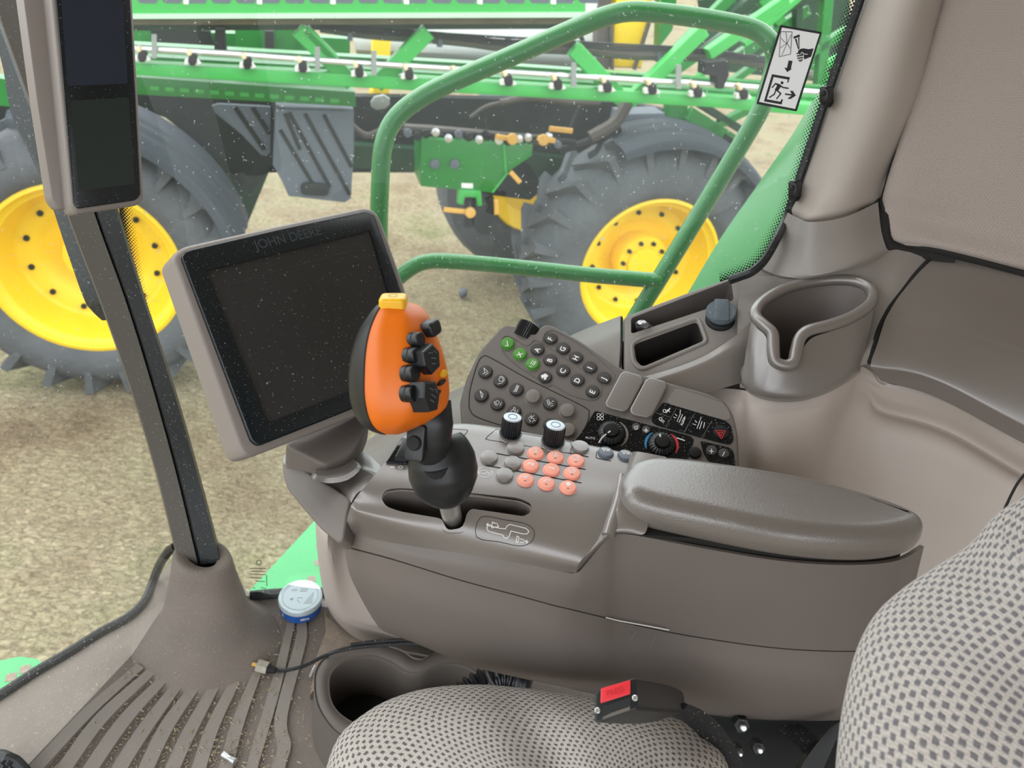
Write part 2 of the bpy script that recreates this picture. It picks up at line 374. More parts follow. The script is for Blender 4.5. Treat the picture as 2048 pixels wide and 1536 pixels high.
def obj(name, bm, m, parent=None, Mx=None, ang=40, world=False, kind=None, label=None):
    """world=True: bm is in world coordinates; an origin is put at its middle"""
    Mx = Mx or Matrix()
    if world or Mx == Matrix():
        c = sum((v.co for v in bm.verts), Vector())/max(1, len(bm.verts))
        bmesh.ops.translate(bm, verts=bm.verts[:], vec=-c); Mx = Mx @ Matrix.Translation(c)
    me = finish(bm, True, ang); me.name = name
    mm = M[m] if isinstance(m, str) else m
    me.materials.append(mm)
    o = bpy.data.objects.new(name, me); COL.objects.link(o)
    WM[o.name] = Mx.copy()
    if parent: o.parent = parent; o.matrix_basis = WM[parent.name].inverted() @ Mx
    else: o.matrix_basis = Mx
    if kind: o['kind'] = kind
    if label: o['label'] = label
    return o
def thing(name, label, cat, loc, group=None):
    o = bpy.data.objects.new(name, None); COL.objects.link(o); o.empty_display_size = .02
    Mx = Matrix.Translation(Vector(loc)); o.matrix_basis = Mx; WM[o.name] = Mx
    o['label'] = label; o['category'] = cat
    if group: o['group'] = group
    return o
def tag(o, label, cat, group=None, kind=None):
    o['label'] = label; o['category'] = cat
    if group: o['group'] = group
    if kind: o['kind'] = kind
    return o
def struct(name, bm, m, label=None, cat=None, **kw):
    o = obj(name, bm, m, kind='structure', **kw)
    if label: o['label'] = label
    if cat: o['category'] = cat
    return o
def sstruct(name, loc, label, cat):
    o = thing(name, label, cat, loc); o['kind'] = 'structure'; return o
def text_bm(s, size, ext=.0001, bold=0.0):
    cu = bpy.data.curves.new('t', 'FONT'); cu.body = s; cu.size = size; cu.extrude = ext; cu.align_x = 'CENTER'; cu.align_y = 'CENTER'; cu.offset = bold; cu.resolution_u = 3
    o = bpy.data.objects.new('t', cu); COL.objects.link(o); bpy.context.view_layer.update()
    me = bpy.data.meshes.new_from_object(o.evaluated_get(bpy.context.evaluated_depsgraph_get()))
    bm = bmesh.new(); bm.from_mesh(me); bpy.data.objects.remove(o); bpy.data.curves.remove(cu); bpy.data.meshes.remove(me); return bm
def text_on(name, fr, s, px, py, dirpx, size, m, parent, h=0.0, bold=0.0, up=None):
    """lettering lying on a plane; dirpx is the pixel direction the words run in"""
    bm = text_bm(s, size, .00008, bold)
    a = Vector(fr.loc(px, py, h)); b = Vector(fr.loc(px+dirpx[0]*10, py+dirpx[1]*10, h)); t = atan2(b.y-a.y, b.x-a.x)
    Mx = fr.M @ Matrix.Translation((a.x, a.y, h)) @ Matrix.Rotation(t, 4, 'Z')
    return obj(name, bm, m, parent, Mx)
def bvh_of(bm): return BVHTree.FromBMesh(bm)
def hit(tree, px, py):
    l, n, i, d = tree.ray_cast(EYE, ray(px, py).normalized())
    if l is None: return None, None
    if n.dot(l-EYE) > 0: n = -n
    return l, n
def orient(p, n, ref=Vector((0,0,1))):
    """matrix at p with z along n and x as level as possible"""
    n = Vector(n).normalized(); x = Vector(ref).cross(n)
    x = x.normalized() if x.length > 1e-4 else Vector((1,0,0)); y = n.cross(x)
    return Matrix(((x.x,y.x,n.x,p[0]),(x.y,y.y,n.y,p[1]),(x.z,y.z,n.z,p[2]),(0,0,0,1)))
# ================================================================= camera, light
cam = bpy.data.cameras.new('camera'); co = bpy.data.objects.new('camera', cam); COL.objects.link(co)
cam.sensor_width = 36; cam.lens = 36*FPX/2048; cam.clip_start = .02; cam.clip_end = 300
co.matrix_world = Matrix(((CR.x, CU.x, -FW.x, 0), (CR.y, CU.y, -FW.y, 0), (CR.z, CU.z, -FW.z, ZC), (0,0,0,1)))
cam.dof.use_dof = True; cam.dof.focus_distance = .80; cam.dof.aperture_fstop = 8.5
bpy.context.scene.camera = co
sc = bpy.context.scene; sc.view_settings.view_transform = 'Standard'; sc.view_settings.look = 'None'; sc.view_settings.exposure = 0.0
w = bpy.data.worlds.new('overcast'); sc.world = w; w.use_nodes = True; nt = w.node_tree; bg = nt.nodes['Background']
tc = nd(nt, 'ShaderNodeTexCoord'); sp = nd(nt, 'ShaderNodeSeparateXYZ'); nt.links.new(tc.outputs['Generated'], sp.inputs[0])
rp = nd(nt, 'ShaderNodeValToRGB'); e = rp.color_ramp.elements
e[0].position = .0; e[0].color = (.16,.14,.10,1); e[1].position = 1; e[1].color = (1.45,1.48,1.5,1)
k = e.new(.49); k.color = (.25,.22,.17,1); k = e.new(.52); k.color = (.95,1.0,1.05,1); k = e.new(.66); k.color = (1.35,1.4,1.45,1)
mr = nd(nt, 'ShaderNodeMapRange'); mr.inputs[1].default_value = -1; mr.inputs[2].default_value = 1; nt.links.new(sp.outputs[2], mr.inputs[0])
nt.links.new(mr.outputs[0], rp.inputs[0]); nt.links.new(rp.outputs[0], bg.inputs[0]); bg.inputs[1].default_value = 2.35
def sun(name, d, s, ang, col):
    l = bpy.data.lights.new(name, 'SUN'); l.energy = s; l.angle = radians(ang); l.color = col
    o = bpy.data.objects.new(name, l); COL.objects.link(o); o.rotation_euler = Vector(d).to_track_quat('-Z', 'Y').to_euler()
sun('sun_through_cloud', (.55, -.35, -.9), 1.2, 40, (1,.98,.95))

# ================================================================= the setting
GZ = -1.93
bm = bmesh.new(); loft([[(-30,-6,GZ),(60,-6,GZ)], [(-30,90,GZ),(60,90,GZ)]], 1, 1, bm=bm)
struct('ground', bm, 'grass', 'dry patchy yellow grass field outside the cab windows', 'ground')

def gp(px, py, off=0.0):                     # side window plane, leaning outward
    return PN(px, py, Vector((0,.87+off,0)), Vector((0,-1,.2)).normalized())
# cab floor mat
fl_edge = [(-60,1428),(0,1392),(70,1347),(140,1306),(200,1268),(262,1237),(292,1202),(312,1160),(345,1120),(420,1100),(470,1150),(505,1197),(560,1192),(660,1190)]
pts = [PZ(x, y, 0) for x, y in fl_edge]
poly = [(p.x, p.y) for p in pts] + [(1.35,.80),(1.35,-.5),(-.86,-.5),(-.86,.4)]
bm = bmesh.new(); prism(poly, -.03, 0.0, bm=bm)
floor = struct('floor', bm, 'mat', 'dusty grey rubber cab floor mat with fanned ribs', 'floor mat')
dark_lines = [
 [(288,1335),(190,1425),(87,1536),(30,1600)], [(310,1347),(215,1440),(145,1536),(100,1600)], [(338,1358),(265,1440),(198,1536),(160,1600)],
 [(370,1365),(310,1450),(255,1536),(225,1600)], [(405,1368),(350,1450),(308,1536),(283,1600)], [(443,1365),(395,1460),(360,1536),(335,1600)],
 [(485,1353),(440,1450),(412,1536),(396,1600)], [(523,1345),(490,1440),(465,1536),(450,1600)], [(590,1245),(560,1380),(515,1536),(505,1600)],
 [(612,1240),(612,1285),(575,1430),(582,1490),(570,1536),(568,1600)]]
light_lines = [[(262,1338),(150,1430),(45,1536),(-20,1600)]]
for a, b in zip(dark_lines, dark_lines[1:]):
    A = spline([PZ(x, y, 0) for x, y in a], 1); 
for i, ln in enumerate(dark_lines):
    top = [PZ(x, y, .006) for x, y in ln]
    wd = (.019,.021,.021,.021,.021,.020,.019,.018,.016,.018)[i]
    L_, R_ = [], []
    for k, p in enumerate(top):
        t = (top[min(k+1, len(top)-1)]-top[max(k-1, 0)]); t.z = 0; t.normalize(); s = Vector((t.y, -t.x, 0))
        if s.x > 0: s = -s
        ww = wd*(.75 if k == 0 else 1)
        L_.append(p + s*ww); R_.append(p)
    L0 = [Vector((q.x-.002, q.y, 0)) for q in L_]; R0_ = [Vector((q.x+.001, q.y, -.001)) for q in R_]
    bm = loft([L0, L_, R_, R0_], 5, 1)
    obj('mat_rib', bm, 'rib', floor, ang=50)
# dirt drifts in the grooves
rnd = random.Random(3)
bm = bmesh.new()
for i, ln in enumerate(dark_lines[:-1]):
    a = spline([PZ(x, y, .0015) for x, y in ln], 14)
    nx = dark_lines[i+1]; b = spline([PZ(x, y, .0015) for x, y in nx], 14)
    for k in range(len(a)-1):
        for _ in range(2):
            t = rnd.uniform(.06, .34); j = min(len(b)-1, k); q = a[k].lerp(a[k+1], rnd.random()); q = q.lerp(Vector((b[j].x, q.y+(b[j].y-q.y)*.3, q.z)), t)
            s = rnd.uniform(.0005, .0016); an = rnd.uniform(0, 6.3); u = Vector((cos(an), sin(an), 0))*s*rnd.uniform(1, 2.2); v = Vector((-sin(an), cos(an), 0))*s*.6
            c = [bm.verts.new(q+d) for d in (u+v, -u+v, -u-v, u-v)]; tp = bm.verts.new(q+Vector((0,0,s)))
            for m_ in range(4): bm.faces.new((c[m_], c[(m_+1)%4], tp))
for _ in range(520):
    px, py = rnd.choice([(rnd.gauss(330,110), rnd.gauss(1300,70)), (rnd.gauss(560,40), rnd.gauss(1330,90)), (rnd.gauss(470,60), rnd.gauss(1500,25)), (rnd.gauss(450,160), rnd.gauss(1440,70))])
    if py < 1215 or px < 20 + (1390-py)*1.0 and py < 1390: continue
    q = PZ(px, py, .0065); s = rnd.uniform(.0004, .0016); an = rnd.uniform(0, 6.3); u = Vector((cos(an), sin(an), 0))*s*rnd.uniform(1, 3); v = Vector((-sin(an), cos(an), 0))*s*.6
    c = [bm.verts.new(q+d) for d in (u+v, -u+v, -u-v, u-v)]; tp = bm.verts.new(q+Vector((0,0,s)))
    for m_ in range(4): bm.faces.new((c[m_], c[(m_+1)%4], tp))
o = obj('floor_debris', bm, 'straw'); tag(o, 'crumbs of dry mud and straw scattered over the ribbed floor mat', 'debris', kind='stuff')
# dirty strip beside the pedestal
bm = bmesh.new()
q = [PZ(x, y, .012) for x, y in [(648,1205),(652,1232),(700,1272),(770,1298),(900,1322),(1060,1352),(1060,1420),(900,1360),(770,1335),(660,1340),(620,1390),(634,1310),(652,1262)]]
prism([(p.x, p.y) for p in q], -.002, .012, .004, 2, bm=bm)
obj('dusty_border', bm, 'dirt', floor)
# flared rubber boot round the post foot (moulded in the mat)
def ring(c, a, b, z, ang, n=16):
    return [Vector((c[0]+a*cos(t)*cos(ang)-b*sin(t)*sin(ang), c[1]+a*cos(t)*sin(ang)+b*sin(t)*cos(ang), z)) for t in [2*pi*k/n for k in range(n)]]
pt = P(404,1112,1.163); pb = PZ(385,1248,0)
rows = []
for z, k, a, b in ((.148,0,.026,.016), (.153,0,.038,.027), (.150,0,.049,.037), (.12,.12,.055,.043), (.07,.34,.067,.055), (.03,.62,.080,.068), (.008,.88,.105,.09), (-.004,1,.135,.115)):
    c = pt.lerp(pb, k*.9) + Vector((.035*k, -.03*k, 0)); rows.append(ring((c.x, c.y), a, b, z, radians(-24)))
bm = loft(rows, 3, 3, cu=True); obj('post_boot', bm, 'mat', floor, ang=60)
# rubber seal along the mat edge
e1 = [PZ(x, y, .004) for x, y in [(-60,1426),(0,1390),(70,1344),(140,1303),(200,1265),(258,1233),(290,1200),(306,1162)]] + [PZ(320,1128,.05), PZ(338,1102,.12), PZ(352,1092,.148)]
bm = tube(e1, .0075, 8, 5); tube([PZ(x, y, .004) for x, y in [(500,1192),(560,1187),(660,1185)]], .009, 8, 4, bm=bm)
struct('trim_3', bm, 'rubber', 'black rubber seal where the glass meets the floor mat', 'seal')
# ---- front corner post
A0, A1 = P(404,1118,1.167), P(20,-60,.87); A0 = A0 + (A0-A1).normalized()*.06
post = sstruct('trim_1', A0, 'slim dark leaning corner post rising from the floor mat boot', 'corner post')
cl = lambda L: [P(x, y, d) for x, y, d in L]
# brown-grey face, black outer half, as lofts along the post
L_ = [(-30,-26,40,104,.90),(0,-15,50,112,.905),(300,92,152,200,.95),(433,135,192,241,.98),(600,198,252,292,1.03),(775,259,306,350,1.08),(950,312,354,400,1.13),(1125,355,396,446,1.165)]
obj('post_face', loft([[P(a_, y, d+.02), P(a_+3, y, d), P(b_, y+4, d), P(b_+3, y+4, d+.02)] for y, a_, b_, c_, d in L_], 1, 4, thick=.006), 'postface', post)
obj('black_edge', loft([[P(b_-3, y+4, d+.03), P(b_+2, y+4, d+.004), P(b_+7, y+4, d-.004), P(c_-5, y, d), P(c_, y, d+.03)] for y, a_, b_, c_, d in L_], 1, 4, thick=.006), 'postblack', post)
# ---- window panes
bm = bmesh.new(); pl = [gp(60,-60), gp(404,1118), gp(404,1118)+Vector((1.35,0,0)), Vector((1.1,1.12,1.25)), Vector((1.0,1.15,1.4)), Vector((-.8,1.15,1.4))]
pl = [gp(-30,-260), gp(300,820), gp(430,1190), gp(430,1190)+Vector((1.3,0,0)), gp(1760,-260)]
bm.faces.new([bm.verts.new(p) for p in pl]); bmesh.ops.solidify(bm, geom=bm.faces[:], thickness=.004)
win = struct('window_1', bm, 'glass', 'large dusty side window behind the side console and handrail view', 'window')
bm = bmesh.new(); pl = [gp(-30,-260), gp(300,820), gp(395,1120)+Vector((0,0,-.1)), Vector((-.80,-.3,-.02)), Vector((-1.0,-.3,1.3))]
bm.faces.new([bm.verts.new(p) for p in pl]); bmesh.ops.triangulate(bm, faces=bm.faces[:])
struct('window_2', bm, 'glass', 'dusty front windscreen pane left of the dark corner post', 'window')
# black wiper arm outside the windscreen
bm = loft([[P(-60,-60,1.05),P(-40,-60,1.05)], [P(0,112,1.06),P(20,112,1.06)], [P(25,233,1.07),P(66,233,1.07)], [P(90,375,1.09),P(120,375,1.09)], [P(133,500,1.11),P(164,500,1.11)], [P(167,596,1.13),P(200,596,1.13)], [P(184,622,1.14),P(207,622,1.14)], [P(204,641,1.15),P(212,641,1.15)]], 2, 5, thick=.01)
o = obj('wiper_arm', bm, 'postblack'); tag(o, 'black tapering wiper arm outside the windscreen beside the corner post', 'wiper arm')
# ---- rear pillar
pil = sstruct('trim_2', P(1700,300,1.0), 'pale taupe padded pillar cover right of the side window', 'pillar')
def gd(px, py): return (gp(px, py)-EYE).dot(FW)
def prow(py, xs, o): return [(x, py+dy, gd(xs[0][0], py)+dd) for (x, dy), dd in zip(xs, o)]
rows = [prow(-40, [(1738,0),(1752,0),(1800,0),(1855,0),(1904,0)], (.015,-.01,-.05,-.06,-.03)),
        prow(60, [(1702,0),(1716,0),(1765,2),(1822,5),(1872,8)], (.015,-.01,-.05,-.06,-.03)),
        prow(200, [(1652,0),(1668,0),(1716,5),(1778,12),(1834,20)], (.015,-.01,-.05,-.06,-.03)),
        prow(372, [(1593,0),(1606,2),(1655,6),(1712,3),(1772,-12)], (.01,-.01,-.05,-.06,-.035)),
        prow(420, [(1578,0),(1592,7),(1622,14),(1690,4),(1762,-22)], (.0,-.015,-.055,-.062,-.04)),
        prow(432, [(1574,0),(1592,8),(1622,15),(1690,4),(1764,-24)], (.02,.005,-.035,-.04,-.02))]
obj('pillar_cover', loft(exu([cl(r) for r in rows]), 5, 5, thick=.01), 'pillar', pil)
rows = [[(1575,425,1.0),(1597,436,.985),(1625,444,.955),(1690,434,.95),(1756,404,.965)],
        [(1556,470,.995),(1585,490,.975),(1625,500,.945),(1700,486,.94),(1762,458,.96)],
        [(1532,520,.99),(1570,538,.965),(1630,546,.935),(1710,524,.93),(1772,494,.95)],
        [(1520,536,.99),(1562,552,.965),(1630,556,.94),(1716,534,.935),(1780,502,.955)]]
obj('pillar_foot', loft([cl(r) for r in rows], 5, 4, thick=.01), 'ledge', pil, label='darker flared foot')
tr = tube(cl([(x, y, gd(x, y)-.004) for x, y in ((1740,-60),(1717,10),(1653,195),(1594,372),(1575,430))]+[(1555,475,.975),(1529,520,.965),(1504,543,.962),(1480,553,.97),(1460,560,.98)]), .0058, 8, 6)
obj('rubber_seal', tr, 'rubber', pil)
# frit band of black dots baked on the glass
edge = [(1745,-60),(1712,10),(1650,200),(1594,372),(1573,430),(1550,476),(1525,516),(1495,541),(1440,563)]
e0 = [gp(x, y, -.004) for x, y in edge]; e1 = []
for k, p in enumerate(e0):
    t = (e0[min(k+1, len(e0)-1)]-e0[max(k-1, 0)]).normalized(); n = Vector((0,-1,.2)).normalized(); s = t.cross(n)
    if s.x > 0: s = -s
    e1.append(p + s*.024)
    e0[k] = p - s*.006
obj('frit_band', loft([e0, [a.lerp(b, .5) for a, b in zip(e0, e1)], e1], 6, 1), 'frit', win)
# fix the frit uv: v must be metres from the solid edge
# post side frit (right of the post)
edge = [(232,380),(262,560),(318,775),(372,960),(430,1110)]
e0 = [gp(x, y, -.002) for x, y in edge]; e1 = [p + Vector((.020,0,0)) for p in e0]
obj('frit_band', loft([e0, e1], 6, 1), 'frit', win)
# window latches on the pillar edge
for nm, (x, y), lab in (('a',(1657,192),'upper of two black window latches on the pillar edge'), ('b',(1593,380),'lower of two black window latches near the pillar foot')):
    fr = Fr(P(x-12, y, gd(x,y)-.01), P(x+12, y+4, gd(x,y)-.02), P(x-14, y+20, gd(x,y)-.005))
    t = thing('window_latch', lab, 'latch', fr.at(x, y)); t['group'] = 'black window latches on the pillar'
    obj('latch_body', prism(rpoly(fr.L([(x-7,y-22),(x+10,y-19),(x+11,y+2),(x+6,y+14),(x-8,y+10)]), .004), 0, .016, .004, 3), 'black', t, fr.M)
    obj('latch_hook', prism(rpoly(fr.L([(x-10,y+4),(x+7,y+6),(x+4,y+18),(x-2,y+25),(x-6,y+16),(x-13,y+12)]), .003), -.006, .008, .003, 3), 'blackmatte', t, fr.M)
    obj('pivot', lathe([(.003,0),(.003,.003),(.002,.004),(0,.004)], 16), 'black', t, fr.M @ Matrix.Translation((*fr.loc(x+2, y-8), .016)))
# rear wall liner
rows = [[(1893,-40,.905),(1906,-40,.88),(1980,-40,.86),(2080,-40,.84)], [(1838,160,.945),(1850,160,.92),(1950,160,.90),(2080,160,.875)],
        [(1775,360,.975),(1786,360,.95),(1900,380,.935),(2080,400,.91)], [(1764,420,.99),(1776,420,.965),(1890,445,.95),(2080,480,.92)],
        [(1772,470,.985),(1785,472,.962),(1880,485,.945),(2080,535,.915)], [(1790,486,.98),(1805,490,.962),(1880,500,.95),(2080,550,.925)]]
bm = loft(exu(exr([cl(r) for r in rows], .2), .2), 6, 6, thick=.01)
struct('wall_rear', bm, 'liner', 'taupe woven fabric rear wall panel right of the pillar', 'wall panel')
bm = tube(cl([(1895,-40,.895),(1841,160,.935),(1778,360,.967),(1766,420,.972),(1774,468,.975),(1795,490,.968),(1880,503,.952),(2080,556,.925)]), .0045, 8, 5)
tube(cl([(1896,-40,.945),(1842,160,.985),(1779,345,1.01),(1764,400,1.0),(1757,440,.985),(1762,500,.975),(1830,515,.975),(1900,530,.965)]), .02, 8, 3, bm=bm)
struct('trim_4', bm, 'seam', 'dark gap edging the fabric rear wall panel', 'edging')
# unseen cab roof, added to shade the inside
bm = bmesh.new(); prism([(-.9,-1.3),(1.5,-1.3),(1.5,1.25),(-.9,1.25)], 1.75, 1.80, bm=bm)
struct('ceiling', bm, 'pillar', 'unseen cab roof lining above the seat, added for shade', 'roof')
bm = bmesh.new(); prism([(1.25,-1.3),(1.29,-1.3),(1.29,1.2),(1.25,1.2)], -.1, 1.78, bm=bm)
struct('wall_back', bm, 'pillar', 'cab rear wall behind the driver seat', 'wall')
# ================================================================= side console along the window
def cut(o, bmc, Mx=None):
    me = bpy.data.meshes.new('c'); bmesh.ops.recalc_face_normals(bmc, faces=bmc.faces[:]); bmc.to_mesh(me); bmc.free()
    c = bpy.data.objects.new('c', me); COL.objects.link(c)
    c.matrix_basis = Mx or Matrix()
    par = o.parent; mb = o.matrix_basis.copy(); o.parent = None; o.matrix_basis = WM[o.name]
    md = o.modifiers.new('b', 'BOOLEAN'); md.operation = 'DIFFERENCE'; md.object = c; md.solver = 'EXACT'
    bpy.context.view_layer.update()
    new = bpy.data.meshes.new_from_object(o.evaluated_get(bpy.context.evaluated_depsgraph_get()))
    o.modifiers.clear()
    if len(new.polygons) > 4: o.data = new
    bpy.data.objects.remove(c)
    for p in o.data.polygons: p.use_smooth = True
    o.data.set_sharp_from_angle(angle=radians(35))
    o.parent = par; o.matrix_basis = mb
def pocket(pts, h0, h1, inset=1.0, r=0, bm=None):
    """open tub: rim at h1, floor at h0"""
    bm = bm or bmesh.new(); n = len(pts); cx = sum(p[0] for p in pts)/n; cy = sum(p[1] for p in pts)/n
    hi = [bm.verts.new((x, y, h1)) for x, y in pts]; lo = [bm.verts.new((cx+(x-cx)*inset, cy+(y-cy)*inset, h0)) for x, y in pts]
    for i in range(n): bm.faces.new((hi[i], hi[(i+1)%n], lo[(i+1)%n], lo[i]))
    bm.faces.new(lo); return bm
side = thing('side_console', 'grey moulded side console under the window with tray, socket and big cup holder', 'side console', P(1400,700,.95))
g2 = lambda x, y, off=-.03: gp(x, y, off)
# light front cover, left of the seam
r0 = [g2(x, y) for x, y in [(700,905),(800,838),(895,787),(1000,740),(1150,667),(1243,631)]]
r1 = [P(x, y, d) for x, y, d in [(700,940,1.02),(810,880,1.0),(905,825,.985),(1005,775,.98),(1155,705,.98),(1243,668,.985)]]
r2 = [P(x, y, d) for x, y, d in [(690,1050,.93),(820,1000,.92),(920,930,.92),(1010,860,.93),(1160,775,.94),(1243,735,.945)]]
r3 = [P(x, y, d) for x, y, d in [(690,1090,.90),(820,1060,.90),(930,980,.90),(1020,920,.90),(1165,850,.92),(1243,800,.92)]]
rb = [p + Vector((0,.0,-.03)) for p in r0]
obj('front_cover', loft([rb, r0, [a.lerp(b, .5)+Vector((0,0,.003)) for a, b in zip(r0, r1)], r1, r2, r3], 5, 4, thick=.006), 'ledge', side)
# tray plate
TF = Fr(P(1260,645,.985), P(1470,568,1.0), P(1300,745,.935))
def on(fr, pts, h=0): return fr.L(pts, h)
out = rpoly(on(TF, [(1247,633),(1290,616),(1380,582),(1465,553),(1520,535),(1560,560),(1530,640),(1500,680),(1400,720),(1305,755),(1247,762)]), .006)
tray = obj('tray_plate', prism(out, -.02, 0, .005, 3), 'ledge', side, TF.M)
slot1 = rpoly(on(TF, [(1262,636),(1462,560),(1468,600),(1262,668)]), .005)
slot2 = rpoly(on(TF, [(1268,690),(1280,684),(1394,643),(1408,682),(1285,734),(1272,722)]), .006)
cut(tray, prism(slot1, -.05, .03), TF.M); cut(tray, prism(slot2, -.05, .03), TF.M)
obj('long_tray', pocket(slot1, -.045, -.001, .97), 'taupe', side, TF.M)
obj('slot_insert', pocket(slot2, -.05, -.001, .95), 'hole', side, TF.M)
# raised lip round the insert
lip = rpoly(on(TF, [(1263,690),(1278,678),(1396,637),(1414,684),(1282,741),(1266,726)]), .007)
bm = tube([Vector((x, y, .0005)) for x, y in lip], .0028, 8, 1, True); obj('insert_lip', bm, 'ledge', side, TF.M)
bm = bmesh.new(); ink_bm(TF, [[(1292,690),(1374,660)],[(1300,706),(1382,678)]], .0012, -.049, .001, bm); obj('slot_groove', bm, 'blackmatte', side, TF.M)
rows = [[P(1235,690,1.0),P(1250,685,1.0),P(1275,680,1.0)],[P(1225,690,.99),P(1250,690,.985),P(1275,690,.98)],[P(1215,800,.97),P(1250,790,.965),P(1275,780,.96)]]
obj('cover_backing', loft(rows, 2, 2, thick=.002), 'seam', side)
# dark seam between the covers
obj('cover_seam', tube([TF.w(*TF.loc(x, y), -.001) for x, y in [(1243,634),(1243,690),(1240,735)]], .0016, 6, 3), 'seam', side)
# power socket cap
SF = TF; cx, cy = SF.loc(1440, 640)
sk = thing  # (kept as a part of the console)
sock = obj('power_socket', lathe([(.019,0),(.019,.004),(.016,.006),(.016,.012),(0,.012)], 28), 'blackmatte', side, SF.M @ Matrix.Translation((cx, cy, 0)))
obj('socket_cap', lathe([(.0185,.012),(.0195,.014),(.0195,.017),(.018,.019),(0,.0195)], 28), 'socket', sock, SF.M @ Matrix.Translation((cx, cy, 0)))
a = Vector(SF.loc(1446,645)) - Vector(SF.loc(1446,620)); an = atan2(a.y, a.x)
obj('cap_tab', prism(rrect(0,0,.036,.019,.003), .019, .0215, .001, 2), 'socket', sock, SF.M @ Matrix.Translation((cx, cy, 0)) @ Matrix.Rotation(an, 4, 'Z'))
# sloping face below the tray
rows = [[(1245,757,.935),(1300,750,.93),(1400,716,.93),(1470,672,.935),(1505,640,.94)],
        [(1246,775,.928),(1300,768,.92),(1400,735,.92),(1480,700,.925),(1510,680,.93)],
        [(1250,825,.925),(1310,815,.92),(1400,790,.915),(1485,765,.92),(1515,760,.92)]]
obj('tray_face', loft([cl(r) for r in rows], 5, 4, thick=.006), 'taupe', side)
# ledge round the cup holder
rows = [[(1478,552,1.0),(1560,552,.975),(1640,552,.95),(1716,532,.945),(1785,500,.955),(1874,503,.962)],
        [(1478,585,.98),(1560,590,.965),(1640,590,.95),(1720,575,.945),(1790,545,.945),(1838,540,.95)],
        [(1475,640,.95),(1560,650,.94),(1640,650,.935),(1720,630,.93),(1765,610,.93),(1782,612,.93)],
        [(1478,720,.925),(1560,740,.915),(1640,740,.91),(1700,725,.905),(1725,705,.905),(1748,680,.905)],
        [(1480,775,.92),(1560,790,.91),(1640,785,.905),(1700,748,.90),(1718,732,.90),(1735,728,.90)]]
ledge_ = obj('ledge_cover', loft([cl(r) for r in rows], 5, 5, thick=.008), 'ledge', side)
obj('cover_seam', tube(cl([(1874,504,.962),(1838,540,.95),(1800,585,.94),(1772,628,.925),(1752,675,.908),(1738,727,.90)]), .0028, 8, 5), 'seam', side)
# rear cover
rows = [[(1880,502,.963),(1960,521,.945),(2080,556,.925)], [(1842,540,.948),(1940,560,.93),(2080,605,.91)], [(1800,590,.934),(1900,600,.92),(2080,655,.895)],
        [(1776,628,.918),(1890,644,.902),(2080,706,.878)], [(1768,646,.91),(1885,664,.893),(2080,728,.868)], [(1754,690,.90),(1870,712,.885),(2080,805,.862)],
        [(1742,724,.898),(1866,752,.882),(2080,862,.862)], [(1744,738,.90),(1868,765,.886),(2080,872,.866)], [(1762,762,.915),(1880,798,.905),(2080,905,.885)]]
obj('rear_cover', loft(exr([cl(r) for r in rows]), 6, 4, thick=.008), 'taupe', side)
# light lower panel with its pressed groove
rows = [[(1380,775,.935),(1470,778,.93),(1500,785,.90),(1560,797,.885),(1650,785,.885),(1700,752,.905),(1722,735,.915),(1745,745,.925),(1770,772,.93),(1890,805,.915),(2080,908,.90)],
        [(1390,800,.94),(1472,800,.925),(1500,806,.90),(1560,815,.885),(1650,803,.885),(1696,775,.91),(1716,765,.925),(1745,775,.935),(1775,800,.94),(1895,832,.93),(2080,935,.91)],
        [(1390,815,.945),(1474,815,.92),(1502,820,.897),(1560,830,.883),(1648,818,.885),(1690,800,.915),(1712,785,.93),(1738,795,.945),(1765,822,.955),(1895,862,.945),(2080,968,.93)],
        [(1395,850,.95),(1474,850,.915),(1502,855,.893),(1560,858,.88),(1640,850,.89),(1680,840,.93),(1705,838,.94),(1735,840,.942),(1770,852,.94),(1890,888,.925),(2080,992,.91)],
        [(1400,920,.95),(1474,920,.905),(1502,922,.885),(1555,925,.875),(1618,925,.895),(1655,925,.93),(1690,930,.94),(1730,935,.945),(1780,945,.945),(1880,975,.935),(2080,1060,.915)],
        [(1400,1010,.95),(1474,1010,.90),(1502,1010,.88),(1545,1010,.872),(1600,1010,.89),(1640,1010,.93),(1680,1020,.94),(1730,1030,.945),(1780,1040,.945),(1870,1075,.935),(2080,1180,.915)],
        [(1400,1140,.95),(1474,1140,.90),(1502,1140,.88),(1545,1140,.872),(1600,1140,.89),(1640,1140,.93),(1680,1150,.94),(1730,1160,.945),(1780,1180,.945),(1870,1215,.935),(2080,1310,.915)]]
obj('lower_panel', loft(exr([cl(r) for r in rows]), 5, 5, thick=.008), 'light', side)
obj('panel_seam', tube(cl([(2052,945,.86),(2030,975,.86),(2000,1040,.86),(1985,1090,.86)]), .0015, 6, 3), 'seam', side)
obj('panel_backing', loft([cl(r) for r in ([(1380,690,1.02),(1500,690,1.02),(1700,690,1.03),(1800,700,1.03),(2080,800,1.02)], [(1380,900,1.02),(1500,900,1.02),(1700,900,1.03),(1800,900,1.03),(2080,1000,1.02)])], 2, 2, thick=.003), 'seam', side)
obj('panel_backing', loft([cl(r) for r in ([(1715,700,.935),(1735,700,.935),(1775,715,.93)], [(1715,760,.925),(1740,765,.93),(1775,785,.935)])], 2, 2, thick=.003), 'light', side)
obj('panel_backing', loft([cl(r) for r in ([(1370,740,.955),(1490,740,.955)], [(1370,830,.955),(1490,830,.955)])], 2, 2, thick=.003), 'taupe_dark', side)
